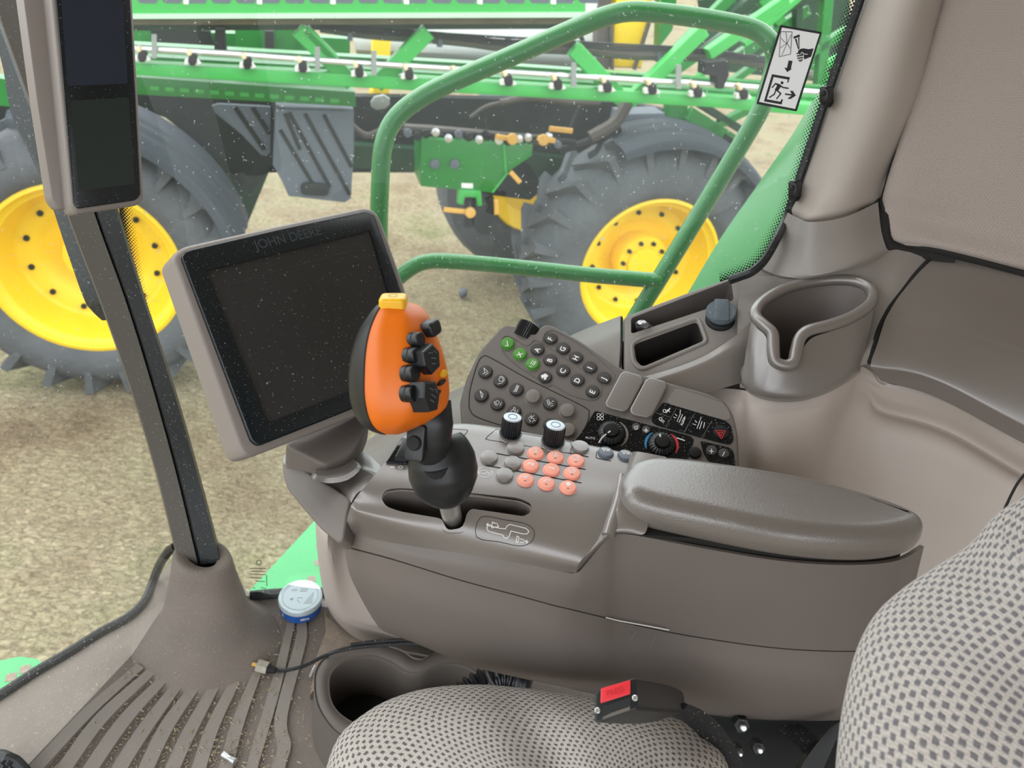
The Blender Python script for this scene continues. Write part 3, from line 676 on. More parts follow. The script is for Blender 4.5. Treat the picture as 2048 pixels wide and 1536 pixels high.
# the cup holder
cup = obj('cup_holder', tube(cl([(1513,636,.893),(1530,652,.882),(1545,668,.874),(1547,700,.866),(1550,722,.864),(1568,731,.862),(1586,725,.862),(1592,702,.864),(1600,676,.868),(1618,661,.870),(1660,650,.875),(1704,634,.884),(1738,610,.90),(1745,588,.915),(1730,570,.93),(1690,560,.945),(1630,563,.952),(1572,577,.945),(1530,600,.925),(1512,620,.905)]), .0072, 10, 5, True), 'taupe', side)
st = [(1503,640,.898),(1514,656,.887),(1532,674,.876),(1537,712,.868),(1555,738,.862),(1590,736,.862),(1604,700,.866),(1624,676,.868),(1660,663,.873),(1706,646,.884),(1748,612,.905)]
rows = [cl(st), cl([(1494,690,.898),(1504,712,.882),(1524,730,.872),(1538,742,.866),(1560,752,.862),(1592,750,.862),(1612,740,.864),(1635,730,.868),(1665,718,.875),(1705,695,.888),(1738,668,.905)]),
        cl([(1484,758,.898),(1498,774,.884),(1518,783,.874),(1538,789,.868),(1562,792,.865),(1594,791,.865),(1616,787,.867),(1640,780,.87),(1668,768,.877),(1700,749,.888),(1722,733,.902)]),
        cl([(1484,770,.91),(1498,786,.896),(1518,796,.886),(1538,801,.88),(1562,804,.877),(1594,803,.877),(1616,799,.879),(1640,792,.882),(1668,780,.889),(1700,761,.90),(1722,745,.912)])]
obj('outer_wall', loft(rows, 4, 5), 'taupe', cup)
rim = cl([(1516,634,.896),(1536,650,.884),(1550,668,.876),(1553,700,.868),(1556,716,.866),(1569,722,.866),(1580,718,.866),(1587,700,.868),(1594,676,.870),(1615,658,.872),(1658,646,.876),(1700,630,.886),(1732,606,.90),(1738,588,.915),(1724,573,.93),(1688,564,.945),(1630,567,.952),(1574,581,.945),(1534,602,.925),(1517,620,.905)])
cc = sum(rim, Vector())/len(rim); cc.z = 0
bmc = loft([[Vector((cc.x+(p.x-cc.x)*1.03, cc.y+(p.y-cc.y)*1.03, .56)) for p in rim], [Vector((cc.x+(p.x-cc.x)*1.03, cc.y+(p.y-cc.y)*1.03, .80)) for p in rim]], 1, 1, cu=True, cap=True)
cut(ledge_, bmc)
low = [Vector((cc.x+(p.x-cc.x)*.88, cc.y+(p.y-cc.y)*.88, .635 + (p.y-.8)*.05)) for p in rim]
low2 = [Vector((cc.x+(p.x-cc.x)*.78, cc.y+(p.y-cc.y)*.78, .57)) for p in rim]
obj('inner_wall', loft([rim, low, low2], 2, 4, cu=True, cap=False), 'taupe_dark', cup)
bm = bmesh.new(); bm.faces.new([bm.verts.new(p) for p in low2]); obj('cup_bottom', bm, 'blackmatte', cup)
# crumpled wrapper standing in the long tray
WF = Fr(TF.at(1272,660,-.04), TF.at(1300,655,-.04), TF.at(1278,640,-.01))
bm = bmesh.new(); r_ = random.Random(5); rows = []
for k, (x, y, w_) in enumerate([(1292,672,19),(1290,665,20),(1288,656,19),(1285,650,16),(1283,644,10)]):
    rows.append([TF.at(x + w_*cos(t)*(1+r_.uniform(-.15,.15)), y + w_*.45*sin(t)*(1+r_.uniform(-.2,.2)), -.036+.0125*k) for t in [2*pi*j/10 for j in range(10)]])
o = obj('candy_wrapper', loft(rows, 1, 1, cu=True, cap=True), 'foil', ang=10); tag(o, 'small crumpled silver and brown foil wrapper in the long side tray', 'wrapper')
bm = loft([[TF.at(x, y, h) for x, y, h in r] for r in ([(1290,648,-.02),(1300,658,-.02)], [(1284,642,-.002),(1294,648,-.004)])], 1, 1, thick=.002)
obj('brown_print', bm, 'brown', o)
# ================================================================= armrest console
con = thing('armrest_console', 'brown-grey armrest console with lever slot, orange and grey round keys and padded lid', 'armrest console', PZ(1150,1130,.5))
A = [(815,868),(850,856),(900,848),(960,850),(1060,866),(1160,886),(1258,907)]
A1 = [(770,925),(805,922),(870,925),(950,930),(1060,945),(1160,958),(1244,972)]
B = [(730,973),(765,974),(850,979),(945,989),(1060,1000),(1160,1010),(1222,1014)]
B1 = [(709,1000),(735,1008),(820,1022),(940,1042),(1050,1060),(1140,1075),(1196,1078)]
C = [(698,1022),(720,1036),(805,1056),(935,1078),(1050,1102),(1125,1118),(1160,1124)]
D = [(690,1058),(712,1070),(800,1088),(930,1108),(1045,1128),(1118,1142),(1152,1146)]
Dy = [.60,.56,.522,.506,.502,.50,.50]
back = [PZ(x, y, .594) + Vector((0,.012,-.03)) for x, y in A]
rows = [back, [PZ(x, y, .594) for x, y in A], [PZ(x, y, .589) for x, y in A1], [PZ(x, y, .583) for x, y in B], [PZ(x, y, .571) for x, y in B1], [PZ(x, y, .557) for x, y in C], [PY(x, y, yy) for (x, y), yy in zip(D, Dy)]]
dbm = loft(rows, 5, 6, thick=.004)
deckT = bvh_of(dbm)
deck = obj('top_deck', dbm, 'taupe', con)
HF = Fr(PZ(760,1000,.573), PZ(1060,1020,.573), PZ(900,1075,.560))
slotp = rpoly(HF.L([(762,1000),(772,985),(800,981),(900,988),(1035,1002),(1060,1014),(1062,1030),(1046,1041),(1018,1036),(942,1024),(933,1032),(926,1058),(893,1060),(884,1040),(800,1024),(772,1014)]), .006)
cut(deck, prism(slotp, -.03, .03), HF.M)
spx = [(762,1000),(772,985),(800,981),(900,988),(1035,1002),(1060,1014),(1062,1030),(1046,1041),(1018,1036),(942,1024),(933,1032),(926,1058),(893,1060),(884,1040),(800,1024),(772,1014)]
rim_ = [hit(deckT, x, y)[0] or HF.at(x, y) for x, y in rpoly(spx, 9)]
rc0 = sum(rim_, Vector())/len(rim_)
obj('lever_slot', loft([[p - HF.N*.0012 + (p-rc0).normalized()*.0035 for p in rim_], [p - HF.N*.0012 for p in rim_], [p - HF.N*.03 for p in rim_], [p - HF.N*.065 for p in rim_]], 1, 1, cu=True), 'taupe_dark', con)
bm = bmesh.new(); prism(HF.L([(785,985),(1065,1005),(1045,1062),(810,1045)]), -.066, -.062, bm=bm); obj('slot_floor', bm, 'taupe_dark', con, HF.M)
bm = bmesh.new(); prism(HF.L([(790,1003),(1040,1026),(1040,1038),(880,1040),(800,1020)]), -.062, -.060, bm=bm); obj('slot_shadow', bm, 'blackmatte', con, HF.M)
# shells
T = [(690,1058),(712,1070),(800,1088),(930,1108),(1045,1128),(1118,1142),(1152,1146),(1172,1128),(1212,1082),(1250,1068),(1380,1092),(1560,1122),(1700,1130),(1796,1121),(1848,1093)]
Ty = [.60,.56,.522,.506,.502,.50,.50,.503,.512,.520,.519,.516,.522,.538,.57]
S = [(688,1092),(708,1098),(790,1120),(920,1160),(1040,1192),(1105,1210),(1135,1217),(1160,1223),(1205,1234),(1250,1245),(1370,1270),(1535,1294),(1660,1302),(1750,1300),(1800,1290)]
Sy = [.60,.56,.515,.498,.494,.493,.494,.496,.500,.505,.508,.509,.515,.533,.565]
Md = [(706,1165),(728,1178),(805,1208),(925,1248),(1040,1280),(1105,1295),(1135,1302),(1160,1306),(1205,1315),(1250,1322),(1360,1342),(1520,1368),(1650,1375),(1730,1372),(1780,1360)]
Bt = [(766,1262),(780,1268),(835,1288),(935,1330),(1040,1356),(1100,1368),(1135,1376),(1160,1382),(1205,1392),(1250,1400),(1350,1420),(1500,1438),(1640,1442),(1720,1436),(1770,1425)]
up = [PY(x, y, yy) for (x, y), yy in zip(T, Ty)]
mid1 = [PY((a[0]*.5+b[0]*.5), (a[1]*.5+b[1]*.5), (ya+yb)/2-.002) for a, b, ya, yb in zip(T, S, Ty, Sy)]
sm = [PY(x, y, yy) for (x, y), yy in zip(S, Sy)]
obj('upper_shell', loft([up, mid1, sm], 4, 4, thick=.004), 'taupe_dark', con)
obj('shell_seam', tube([p + Vector((0,.0006,0)) for p in sm], .0009, 6, 4), 'seam', con)
smb = [PY(x, y+1.5, yy) for (x, y), yy in zip(S, Sy)]
mdp = [PY(x, y, yy-.004) for (x, y), yy in zip(Md, Sy)]
bt = [PY(x, y, yy+.03) for (x, y), yy in zip(Bt, Sy)]
und = [p + Vector((0,.05,.004)) for p in bt]
obj('lower_shell', loft([smb, mdp, bt, und], 4, 5, thick=.004), 'taupe_dark', con)
# dark core that closes the body
core = [Vector((p.x, p.y+.022, .5)) for p in up[3:14]] + [Vector((.33,.60,.5)), Vector((.10,.65,.5)), Vector((-.02,.67,.5))]
obj('inner_core', loft([[Vector((p.x, p.y, .41)) for p in core], [Vector((p.x, p.y, .540)) for p in core]], 1, 1, cu=True, cap=True), 'seam', con)
obj('seam_scuff', tube([PY(1212,1235,.4985), PY(1240,1242,.501), PY(1290,1251,.503), PY(1338,1260,.505)], .0006, 6, 3), 'white', con)
for q in ([(1273,1262),(1268,1270),(1262,1279)], [(1314,1270),(1308,1280),(1300,1292)]): obj('scratch', tube([PY(x, y, .499) for x, y in q], .0004, 5, 2), 'keyb', con)
# riser between deck and lid
q1 = [(1258,907),(1244,972),(1222,1014),(1196,1078),(1160,1124),(1152,1146)]
q2 = [(1272,915),(1254,985),(1240,1020),(1230,1058),(1214,1082),(1180,1120)]
ra = [PZ(1258,907,.594), PZ(1244,972,.589), PZ(1222,1014,.583), PZ(1196,1078,.571), PZ(1160,1124,.557), PY(1152,1146,.50)]
rb = [PZ(1275,903,.612), PZ(1250,965,.603), PZ(1236,1015,.594), PZ(1226,1056,.583), up[8] + Vector((0,.002,.001)), up[7] + Vector((0,.002,.001))]
rc = [p + Vector((.03,.0,-.002)) for p in rb[:4]] + [up[9] + Vector((0,.004,-.003)), up[8] + Vector((0,.006,-.006))]
obj('riser', loft([ra, rb, rc], 5, 3, thick=.003), 'taupe', con)
obj('lid_hinge_strip', tube([PZ(x, y, z) for x, y, z in [(1243,950,.600),(1236,1000,.592),(1224,1045,.583),(1216,1072,.577)]], [.003,.005,.0065,.0065], 10, 5), 'taupe', con)
# body under the lid
u1 = [p + Vector((0,.006,0)) for p in up[9:14]] + [PZ(1820,1050,.6), PZ(1770,1000,.6), PZ(1620,955,.6), PZ(1300,912,.6), PZ(1262,925,.6)]
bm = loft([[Vector((p.x, p.y, .56)) for p in u1], [Vector((p.x, p.y, .5785)) for p in u1]], 3, 1, cu=True, cap=True)
obj('lid_base', bm, 'seam', con)
# padded lid
lp = [PZ(1243,1046,.578), PZ(1320,1064,.578), PZ(1400,1081,.578), PZ(1480,1098,.578), PZ(1560,1113,.578), PZ(1640,1121,.578), PZ(1720,1124,.578), PZ(1790,1115,.578), PZ(1838,1095,.578), PZ(1858,1060,.592), PZ(1850,1030,.606),
      PZ(1825,1008,.612), PZ(1780,988,.614), PZ(1700,964,.614), PZ(1620,944,.614), PZ(1520,926,.614), PZ(1420,911,.614), PZ(1350,902,.614), PZ(1300,899,.614), PZ(1262,908,.612), PZ(1246,940,.606), PZ(1234,990,.60), PZ(1228,1025,.59)]
o2 = [Vector((v.x, v.y, 0)) for v in spline([Vector((p.x, p.y, 0)) for p in lp], 8, True)]
def resample(pts, n):
    q = pts+[pts[0]]; L_ = [0]
    for a_, b_ in zip(q, q[1:]): L_.append(L_[-1]+(b_-a_).length)
    out = []; k = 0
    for i in range(n):
        t = L_[-1]*i/n
        while L_[k+1] < t: k += 1
        out.append(q[k].lerp(q[k+1], (t-L_[k])/max(1e-9, L_[k+1]-L_[k])))
    return out
o2 = resample(o2, 120)
for _ in range(30): o2 = [o2[i-1]*.25+o2[i]*.5+o2[(i+1)%120]*.25 for i in range(120)]
cx = sum(p.x for p in o2)/120; cy = sum(p.y for p in o2)/120
def inset(pts, d):
    out = []; n = len(pts)
    for i, p in enumerate(pts):
        t = (pts[(i+2)%n]-pts[i-2]).normalized(); nn = Vector((-t.y, t.x, 0))
        if nn.dot(Vector((cx, cy, 0))-p) < 0: nn = -nn
        out.append((p.x+nn.x*(d-.0022), p.y+nn.y*(d-.0022)))
    return out
prof = [(.004,.0), (.0,.003), (-.001,.012), (.000,.019), (.002,.025), (.006,.0295), (.010,.032), (.014,.0335), (.018,.0342)]
rows = [[Vector((x, y, .579+h)) for x, y in inset(o2, d)] for d, h in prof]
bm = loft(rows, 1, 3, cu=True)
bm.verts.ensure_lookup_table()
nv = len(bm.verts)//25*1
bm.verts.ensure_lookup_table(); tv = bm.verts[-120:]
for i in range(59): bm.faces.new((tv[i], tv[i+1], tv[118-i], tv[119-i]))
bm.faces.new(bm.verts[:120])
bmesh.ops.recalc_face_normals(bm, faces=bm.faces[:])
obj('padded_lid', bm, 'lid', con, ang=60)
# ---- keys on the deck
def key(px, py, rx, m, h=.0028, name='button', ring=True, par=con, tree=None, sq=1.0, dome=.0006):
    p, n = hit(tree or deckT, px, py)
    if p is None: return None, None
    d = (p-EYE).dot(FW); r = rx*d/FPX*1.0
    Mx = orient(p, n)
    if ring: 
        pass
    o = obj(name, lathe([(r+.0009,-.001),(r+.0009,.0003),(r+.0001,.0004),(r,h*.6),(r*.94,h),(r*.6,h+dome),(0,h+dome*1.3)], 28), m, par, Mx)
    return o, (p, n, r)
def keyframe(p, n, off):
    c = p + n*off; X = (CR - n*CR.dot(n)).normalized(); return Fr(c, c+X, c+n.cross(X))
def icon(o, pn, off, lines, w=.0007, m='white', name='symbol', fills=()):
    """lines in key units (-1..1), y up in the picture"""
    p, n, r = pn; fr = keyframe(p, n, off); bm = bmesh.new()
    sg = 1 if fr.Y.dot(CU) > 0 else -1
    ink_bm(fr, [[(x*r, y*r*sg) for x, y in ln] for ln in lines], w, 0, .00015, bm, px=False)
    for f in fills: prism([(x*r, y*r*sg) for x, y in f], 0, .00015, bm=bm)
    return obj(name, bm, m, o, fr.M)
def rot(L, a):
    c, s = cos(radians(a)), sin(radians(a)); return [[(x*c-y*s, x*s+y*c) for x, y in l] for l in L]
def circ(x, y, r, n=14, a0=0, a1=360): return [(x+r*cos(radians(a0+(a1-a0)*k/n)), y+r*sin(radians(a0+(a1-a0)*k/n))) for k in range(n+1)]
for x, y in ((1031,898),(978,917),(1025,928),(1009,952),(1160,896)): key(x, y, 17.5, 'keyb', .0035)
sheet = {'a': [[(-.45,.2),(-.2,.5),(.1,.5),(.1,.1),(-.3,.1)],[(.1,.5),(.5,.3)],[(-.3,-.1),(.3,-.1)]],
 'gear': [circ(0,.15,.38,10), circ(0,.15,.15,8)], 'arrows': [[(-.45,.1),(-.1,.35)],[(.1,.35),(.45,.1)],[(-.3,.0),(0,.3)],[(.1,.0),(.4,.3)]],
 'flag': [[(-.5,.4),(-.1,.1),(.4,.3),(.2,.0),(-.2,0)],[(0,.1),(.1,.5)]]}
for x, y, k in ((1071,908,'a'),(1111,916,'a'),(1152,923,'gear'),(1061,933,'2'),(1103,941,'1'),(1144,948,'gear'),(1051,961,'flag'),(1093,968,'arrows'),(1136,976,'bulb')):
    o, pn = key(x, y, 16, 'keyo', .0030)
    p, n, r = pn
    if k in '12':
        fr = keyframe(p, n, .0038); bm = text_bm(k, .0085, .0001, .0001); sg = 1 if fr.Y.dot(CU) > 0 else -1
        obj('numeral', bm, 'white', o, fr.M @ Matrix.Rotation(radians(78), 4, 'Z'))
    elif k == 'bulb': icon(o, pn, .0038, [[(-.15,0),(-.1,-.1)],[(.2,.1),(.3,.3)]], .0006, fills=(circ(0,.25,.28,12)[:-1],))
    else: icon(o, pn, .0038, rot(sheet[k], 20), .0006)
    if k not in '12': icon(o, pn, .0036, [circ(-.1,-.52,.1,6,0,180)], .0006, 'ink', 'led_mark')
for x, y in ((1211,907),(1251,913)):
    o, pn = key(x, y, 15.5, 'keys', .0030)
    icon(o, pn, .0038, [[(-.5,.4),(0,.4),(-.3,-.1),(-.5,.4)],[(0,.4),(.4,.3)],[(.0,.0),(.45,-.05)],[(.1,.2),(.5,.15)]], .0007)
# printed lines and outlines on the deck
def deckline(name, pts, w, m, sub=5, closed=False, tree=None, par=con, lift=.0003):
    pp = []
    q = [Vector((x, y, 0)) for x, y in pts]; q = spline(q, sub, closed)
    bm = bmesh.new(); L_ = []
    for v in q:
        p, n = hit(tree or deckT, v.x, v.y)
        if p is not None: L_.append((p+n*lift, n))
    if closed and L_: L_.append(L_[0])
    for (a, na), (b, nb) in zip(L_, L_[1:]):
        t = (b-a)
        if t.length < 1e-6: continue
        t.normalize(); s = t.cross(na).normalized()*w/2
        bm.faces.new([bm.verts.new(c) for c in (a-s, a+s, b+s, b-s)])
    if not bm.verts: bm.free(); return None
    return obj(name, bm, m, par)
for L_ in ([(993,907),(1082,923),(1171,939)], [(973,931),(1070,949),(1163,966)], [(1136,906),(1157,910),(1177,914)]): deckline('printed_line', L_, .0011, 'seam', 6)
deckline('printed_outline', [(1003,852),(1000,853),(976,872),(974,876),(978,880),(1060,893),(1134,906),(1141,903),(1141,884),(1136,877),(1070,864)], .0006, 'seam', 3, True)
deckline('printed_outline', [(904,858),(920,859),(936,861),(925,874),(912,888)], .0006, 'seam', 2)
deckline('printed_outline', [(1197,892),(1192,912),(1196,917),(1222,922)], .0008, 'seam', 2)
deckline('printed_outline', [(970+14.5*cos(t/8*pi), 945+10.5*sin(t/8*pi)) for t in range(16)], .0006, 'white', 1, True)
deckline('printed_symbol', [(963,942),(958,945),(963,948),(972,948),(974,944),(970,941),(963,942)], .0006, 'white', 2)
deckline('printed_symbol', [(976,950),(979,945)], .0008, 'white', 2)
deckline('printed_mark', [(780,935),(789,935)], .0009, 'white', 1); deckline('printed_mark', [(801+4*cos(t/5*pi), 935+2.5*sin(t/5*pi)) for t in range(10)], .0006, 'white', 1, True)
# slot diagram plate
deckline('label_outline', [(962,1034),(1010,1040),(1046,1046),(1064,1056),(1069,1070),(1060,1086),(1038,1092),(1000,1084),(953,1074)], .0006, 'seam', 3, True)
dg = [[(976,1060),(973,1056),(977,1051),(1000,1057),(1011,1058),(1014,1052),(1020,1049),(1052,1057),(1058,1063),(1054,1068),(1046,1068),(1022,1062),(1018,1073),(1013,1077),(1007,1074),(1006,1070),(990,1066),(976,1062),(975,1058)],
      [(985,1044),(983,1056)],[(985,1044),(990,1047),(993,1046)],[(990,1054),(984,1056)],[(973,1049),(982,1050)],[(973,1049),(977,1046)],[(973,1049),(976,1053)],[(994,1047),(997,1054),(990,1054)],
      [(1034,1072),(1032,1084),(1036,1085),(1038,1074),(1034,1072)],[(1040,1077),(1048,1080)],[(1040,1084),(1048,1085)],[(1048,1082),(1056,1084)],[(1052,1080),(1056,1084)],[(1052,1087),(1056,1084)]]
for L_ in dg: deckline('printed_symbol', L_, .0006, 'white', 1)
# two ribbed knobs
for x, y, rp in ((1021,872,20.5),(1106,888,21.5)):
    p, n = hit(deckT, x, y-6); d = (p-EYE).dot(FW); r = rp*d/FPX
    n2 = (n + Vector((0,.08,.5))).normalized(); Mx = orient(p, n2)
    k = obj('rotary_knob', lathe([(r*1.12,-.001),(r*1.12,.0005),(r,.0008),(r,.015),(r*.98,.0175),(r*.90,.0195),(0,.0195)], 56, gear=.0009), 'black', con, Mx, ang=25)
    obj('knob_cap', lathe([(r*.90,.0193),(r*.90,.0199),(r*.80,.0205),(0,.0205)], 56, gear=.0007), 'knobcap', k, Mx)
    bm = bmesh.new(); ink_bm(None, [circ(0,0,r*.42,20)], .0005, .0206, .0001, bm, px=False); obj('cap_ring', bm, 'ink', k, Mx)
    deckline('printed_mark', [(x-20,y+7),(x-12,y+12),(x,y+14),(x+12,y+12)], .0006, 'white', 3)
# rocker switch
p, n = hit(deckT, 800, 912); fr = keyframe(p, n, .0)
obj('rocker_switch', prism(rpoly(fr.L([(771,927),(803,878),(838,884),(826,932)]), .002), -.001, .003, .0012, 2), 'gloss', con, fr.M)
obj('rocker_paddle', prism(rpoly(fr.L([(788,926),(806,890),(824,892),(815,930)]), .002), .001, .009, .003, 2), 'black', con, fr.M)
# pale pedestal that carries the console
base = thing('console_pedestal', 'pale taupe rounded pedestal standing on the floor under the armrest console', 'pedestal', PZ(760,1290,0))
bt = [PZ(x, y, .012) for x, y in [(675,1190),(656,1205),(662,1228),(690,1260),(725,1282),(790,1298),(860,1312),(940,1335),(1060,1356),(1200,1380)]]
tp = [(640,1010,.86),(632,1035,.845),(634,1060,.82),(655,1085,.79),(690,1110,.77),(760,1130,.755),(850,1160,.74),(940,1190,.73),(1060,1220,.72),(1200,1250,.71)]
tp = [P(x, y, d+(.12 if i < 4 else .19)) for i, (x, y, d) in enumerate(tp)]; tp2 = [p + Vector((0,.02,.02)) for p in tp]
def mixp(t): return [a.lerp(b, t)+ (a-b).cross(Vector((1,0,0))).normalized()*(-.012*sin(pi*t)) for a, b in zip(tp, bt)]
obj('pedestal_shell', loft([tp2, tp, mixp(.35), mixp(.7), bt], 4, 4, thick=.004), 'light', base)
# bracket arm joining monitor and console
arm = thing('monitor_arm', 'brown curved support arm between the monitor and the armrest console', 'monitor arm', P(640,980,.80))
FA = Fr(P(563,935,.84), P(735,955,.79), P(690,1115,.74))
obj('arm_front', prism(rpoly(FA.L([(563,938),(572,915),(640,960),(668,975),(700,1000),(692,1036),(687,1078),(676,1086),(640,1056),(600,1010),(572,975)]), .006), -.02, 0, .005, 3), 'taupe_dark', arm, FA.M)
rows = [[P(x, y, d) for x, y, d in r] for r in ([(566,925,.842),(575,905,.86),(640,885,.87),(720,900,.87),(760,930,.86)], [(600,955,.825),(640,930,.845),(700,925,.85),(740,940,.84),(765,960,.83)],
        [(650,990,.80),(680,960,.82),(715,945,.83),(750,950,.82),(770,970,.81)], [(690,1045,.775),(705,1000,.785),(725,980,.80),(755,985,.80),(775,995,.80)], [(688,1090,.79),(700,1050,.80),(730,1020,.81),(755,1010,.82),(780,1010,.82)])]
obj('arm_top', loft(rows, 4, 4, thick=.006), 'taupe', arm)
# ================================================================= monitor
MF = Fr(P(365,500,.74), P(750,418,.899), P(490,905,.74))
mon = thing('touch_monitor', 'large tilted touch screen monitor in a taupe casing on the console arm', 'monitor', MF.at(600,700,-.03))
case = rpoly(MF.L([(342,512),(366,493),(560,450),(731,414),(752,422),(765,446),(810,575),(848,738),(845,762),(826,786),(700,838),(505,914),(488,914),(478,900)]), .010, 5)
obj('casing', prism(case, -.038, .001, .005, 4), 'casing', mon, MF.M)
scr = rpoly(MF.L([(409,545),(736,465),(816,737),(531,849)]), .002)
bez = obj('bezel', prism(rpoly(MF.L([(361,512),(376,501),(560,458),(731,422),(749,430),(800,577),(837,735),(834,752),(818,765),(700,820),(516,893),(502,884)], .004), .008, 5), .001, .0062, .002, 3), 'bezel', mon, MF.M)
cut(bez, prism(scr, .0035, .02), MF.M)
obj('screen', prism(scr, .0028, .0038), mat('screen_glass', '#2f2f2f', .22, var=.15, dust=.05, dustc='#8a9092', dscale=420), mon, MF.M)
obj('screen_border', ink_bm(MF, [[(462,568),(690,505),(722,520),(770,680)],[(462,568),(455,580),(530,790),(540,800)]], .0006, .0039), mat('faint_border', '#34383a', .4), mon, MF.M)
text_on('maker_name', MF, 'JOHN DEERE', 578, 476, (53,-12), .0145, mat('debossed', '#2a3338', .5), mon, .0063, .0002)
# swivel bracket
FB = Fr(P(565,900,.82), P(735,845,.88), P(650,945,.81))
obj('mount_bracket', prism(rpoly(FB.L([(566,900),(600,880),(720,820),(742,838),(722,890),(700,925),(648,943),(600,918)]), .008), -.03, .01, .006, 3), 'taupe_dark', mon, FB.M)
obj('bracket_collar', loft([[P(x, y, d) for x, y, d in r] for r in ([(630,945,.80),(650,925,.83),(695,915,.84),(715,930,.82),(690,950,.80),(650,956,.79)], [(622,952,.80),(646,930,.835),(697,918,.845),(722,934,.82),(695,960,.795),(650,966,.785)])], 3, 2, cu=True, cap=True), 'taupe', mon)
# ================================================================= corner post display
DF = Fr(P(135,425,.78), P(288,403,.83), P(97,-20,.745))
dsp = thing('corner_display', 'tall narrow black display with two stacked screens in a taupe frame on the corner post', 'display', DF.at(190,200,-.03))
obj('casing', prism(rpoly(DF.L([(96,-60),(142,412),(152,430),(276,411),(289,398),(262,-60)]), .006, 4), -.038, 0, .005, 3), 'casing', dsp, DF.M)
obj('mount', prism(rpoly(DF.L([(54,-60),(88,200),(118,396),(132,416),(158,416),(150,-60)]), .004), -.06, -.030, .003, 2), 'casing', dsp, DF.M)
obj('black_face', prism(rpoly(DF.L([(106,-60),(146,408),(154,418),(270,401),(280,390),(256,-60)]), .004), 0, .0025, .001, 2), 'bezel', dsp, DF.M)
s1 = mat('display_screen', '#2a313d', .2, var=.05); s2 = mat('display_screen_lower', '#2c3534', .12, var=.2, vscale=3)
obj('screen', prism(rpoly(DF.L([(116,-60),(134,173),(254,168),(240,-60)]), .002), .0025, .0029), s1, dsp, DF.M)
obj('screen', prism(rpoly(DF.L([(140,202),(156,382),(268,368),(256,196)]), .002), .0025, .0029), s2, dsp, DF.M)
# ================================================================= keypad panel
KF = Fr(P(925,840,.865), P(1470,880,.83), P(1075,650,.925))
kp = thing('control_keypad', 'brown keypad panel with lettered keys and climate dials behind the armrest', 'control panel', KF.at(1200,800))
po = KF.L([(922,848),(919,805),(932,756),(958,702),(1000,655),(1012,648),(1036,652),(1070,669),(1078,656),(1090,648),(1104,650),(1160,680),(1245,737),(1330,762),(1418,786),(1452,803),(1468,830),(1477,870),(1480,950),(1440,965),(1250,935),(1100,905),(935,862)])
obj('panel_body', prism(rpoly(po, .006), -.028, 0, .005, 4), 'panel', kp, KF.M)
def kline(name, pts, r, m='panel', closed=True, sub=4, flat=.6):
    pp = [Vector((*KF.loc(x, y), 0)) for x, y in pts]; return obj(name, tube(pp, r, 6, sub, closed), m, kp, KF.M)
kline('raised_rim', [(1003,692),(1003,680),(1012,672),(1026,676),(1048,690),(1058,690),(1068,681),(1080,684),(1115,706),(1172,744),(1200,768),(1203,786),(1194,798),(1178,800),(1140,789),(1106,770),(1098,773),(1086,770),(1075,758),(1030,728),(1008,706)], .0009)
kline('raised_rim', [(1084,690),(1088,670),(1100,661),(1120,666),(1170,695),(1222,740),(1228,758),(1216,770),(1200,767)], .0009, closed=False)
kline('panel_groove', [(938,815),(940,780),(955,728),(966,713),(982,716),(1060,760),(1165,812),(1178,828),(1172,852),(1160,880)], .0006, 'seam', False)
kline('panel_groove', [(938,815),(950,832),(1000,850),(1060,866)], .0006, 'seam', False)
def kdisc(x, y, rpx, m, h=.0035, name='key', sy=1.0, par=kp, prof=None):
    cx, cy = KF.loc(x, y); x2, y2 = KF.loc(x+rpx, y); r = hypot(x2-cx, y2-cy)
    pr = prof or [(r+.0010,-.001),(r+.0010,.0003),(r+.0002,.0004),(r,h*.65),(r*.93,h),(r*.5,h+.0005),(0,h+.0006)]
    Mx = KF.M @ Matrix.Translation((cx, cy, 0)) @ Matrix.Diagonal((1, sy, 1, 1))
    return obj(name, lathe(pr, 28), m, par, Mx), r
def kink(o, pts, w=.0007, h=.0042, m='white', name='symbol', fills=()):
    bm = bmesh.new(); ink_bm(KF, pts, w, h, .00015, bm)
    for f in fills: prism(KF.L(f, h), h, h+.00015, bm=bm)
    return obj(name, bm, m, o, KF.M)
up_ = (.50,-.86)
for x, y, k in ((1015,688,'v'),(1040,709,'X'),(1065,729,'list')):
    o, r = kdisc(x, y, 13, 'keyg')
    if k == 'v': kink(o, [[(x-4,y+3),(x+1,y+4)],[(x+1,y+4),(x-1,y-6)]], .0010)
    elif k == 'X': text_on('letter', KF, 'X', x, y, up_, .0088, 'white', o, .0042, .00015)
    else: kink(o, [[(x-1,y+1),(x+5,y-7)],[(x+2,y+2),(x+7,y-5)],[(x-4,y-1),(x+1,y-8)],[(x-6,y+4),(x-1,y+5)]], .0008)
for ch, x, y in (('A',1075,700),('B',1100,721),('C',1126,742),('D',1155,761),('E',1185,784),('F',1101,678),('G',1126,698),('H',1152,716),('I',1180,736),('J',1208,757)):
    o, r = kdisc(x, y, 13, 'key'); text_on('letter', KF, ch, x, y, up_, .0092, 'white', o, .0042, .00018)
o, r = kdisc(1090, 755, 13, 'key'); kink(o, [], fills=([(1082,751),(1091,747),(1097,752),(1094,754),(1091,760),(1087,759),(1089,756),(1087,755),(1085,758),(1083,755)],))
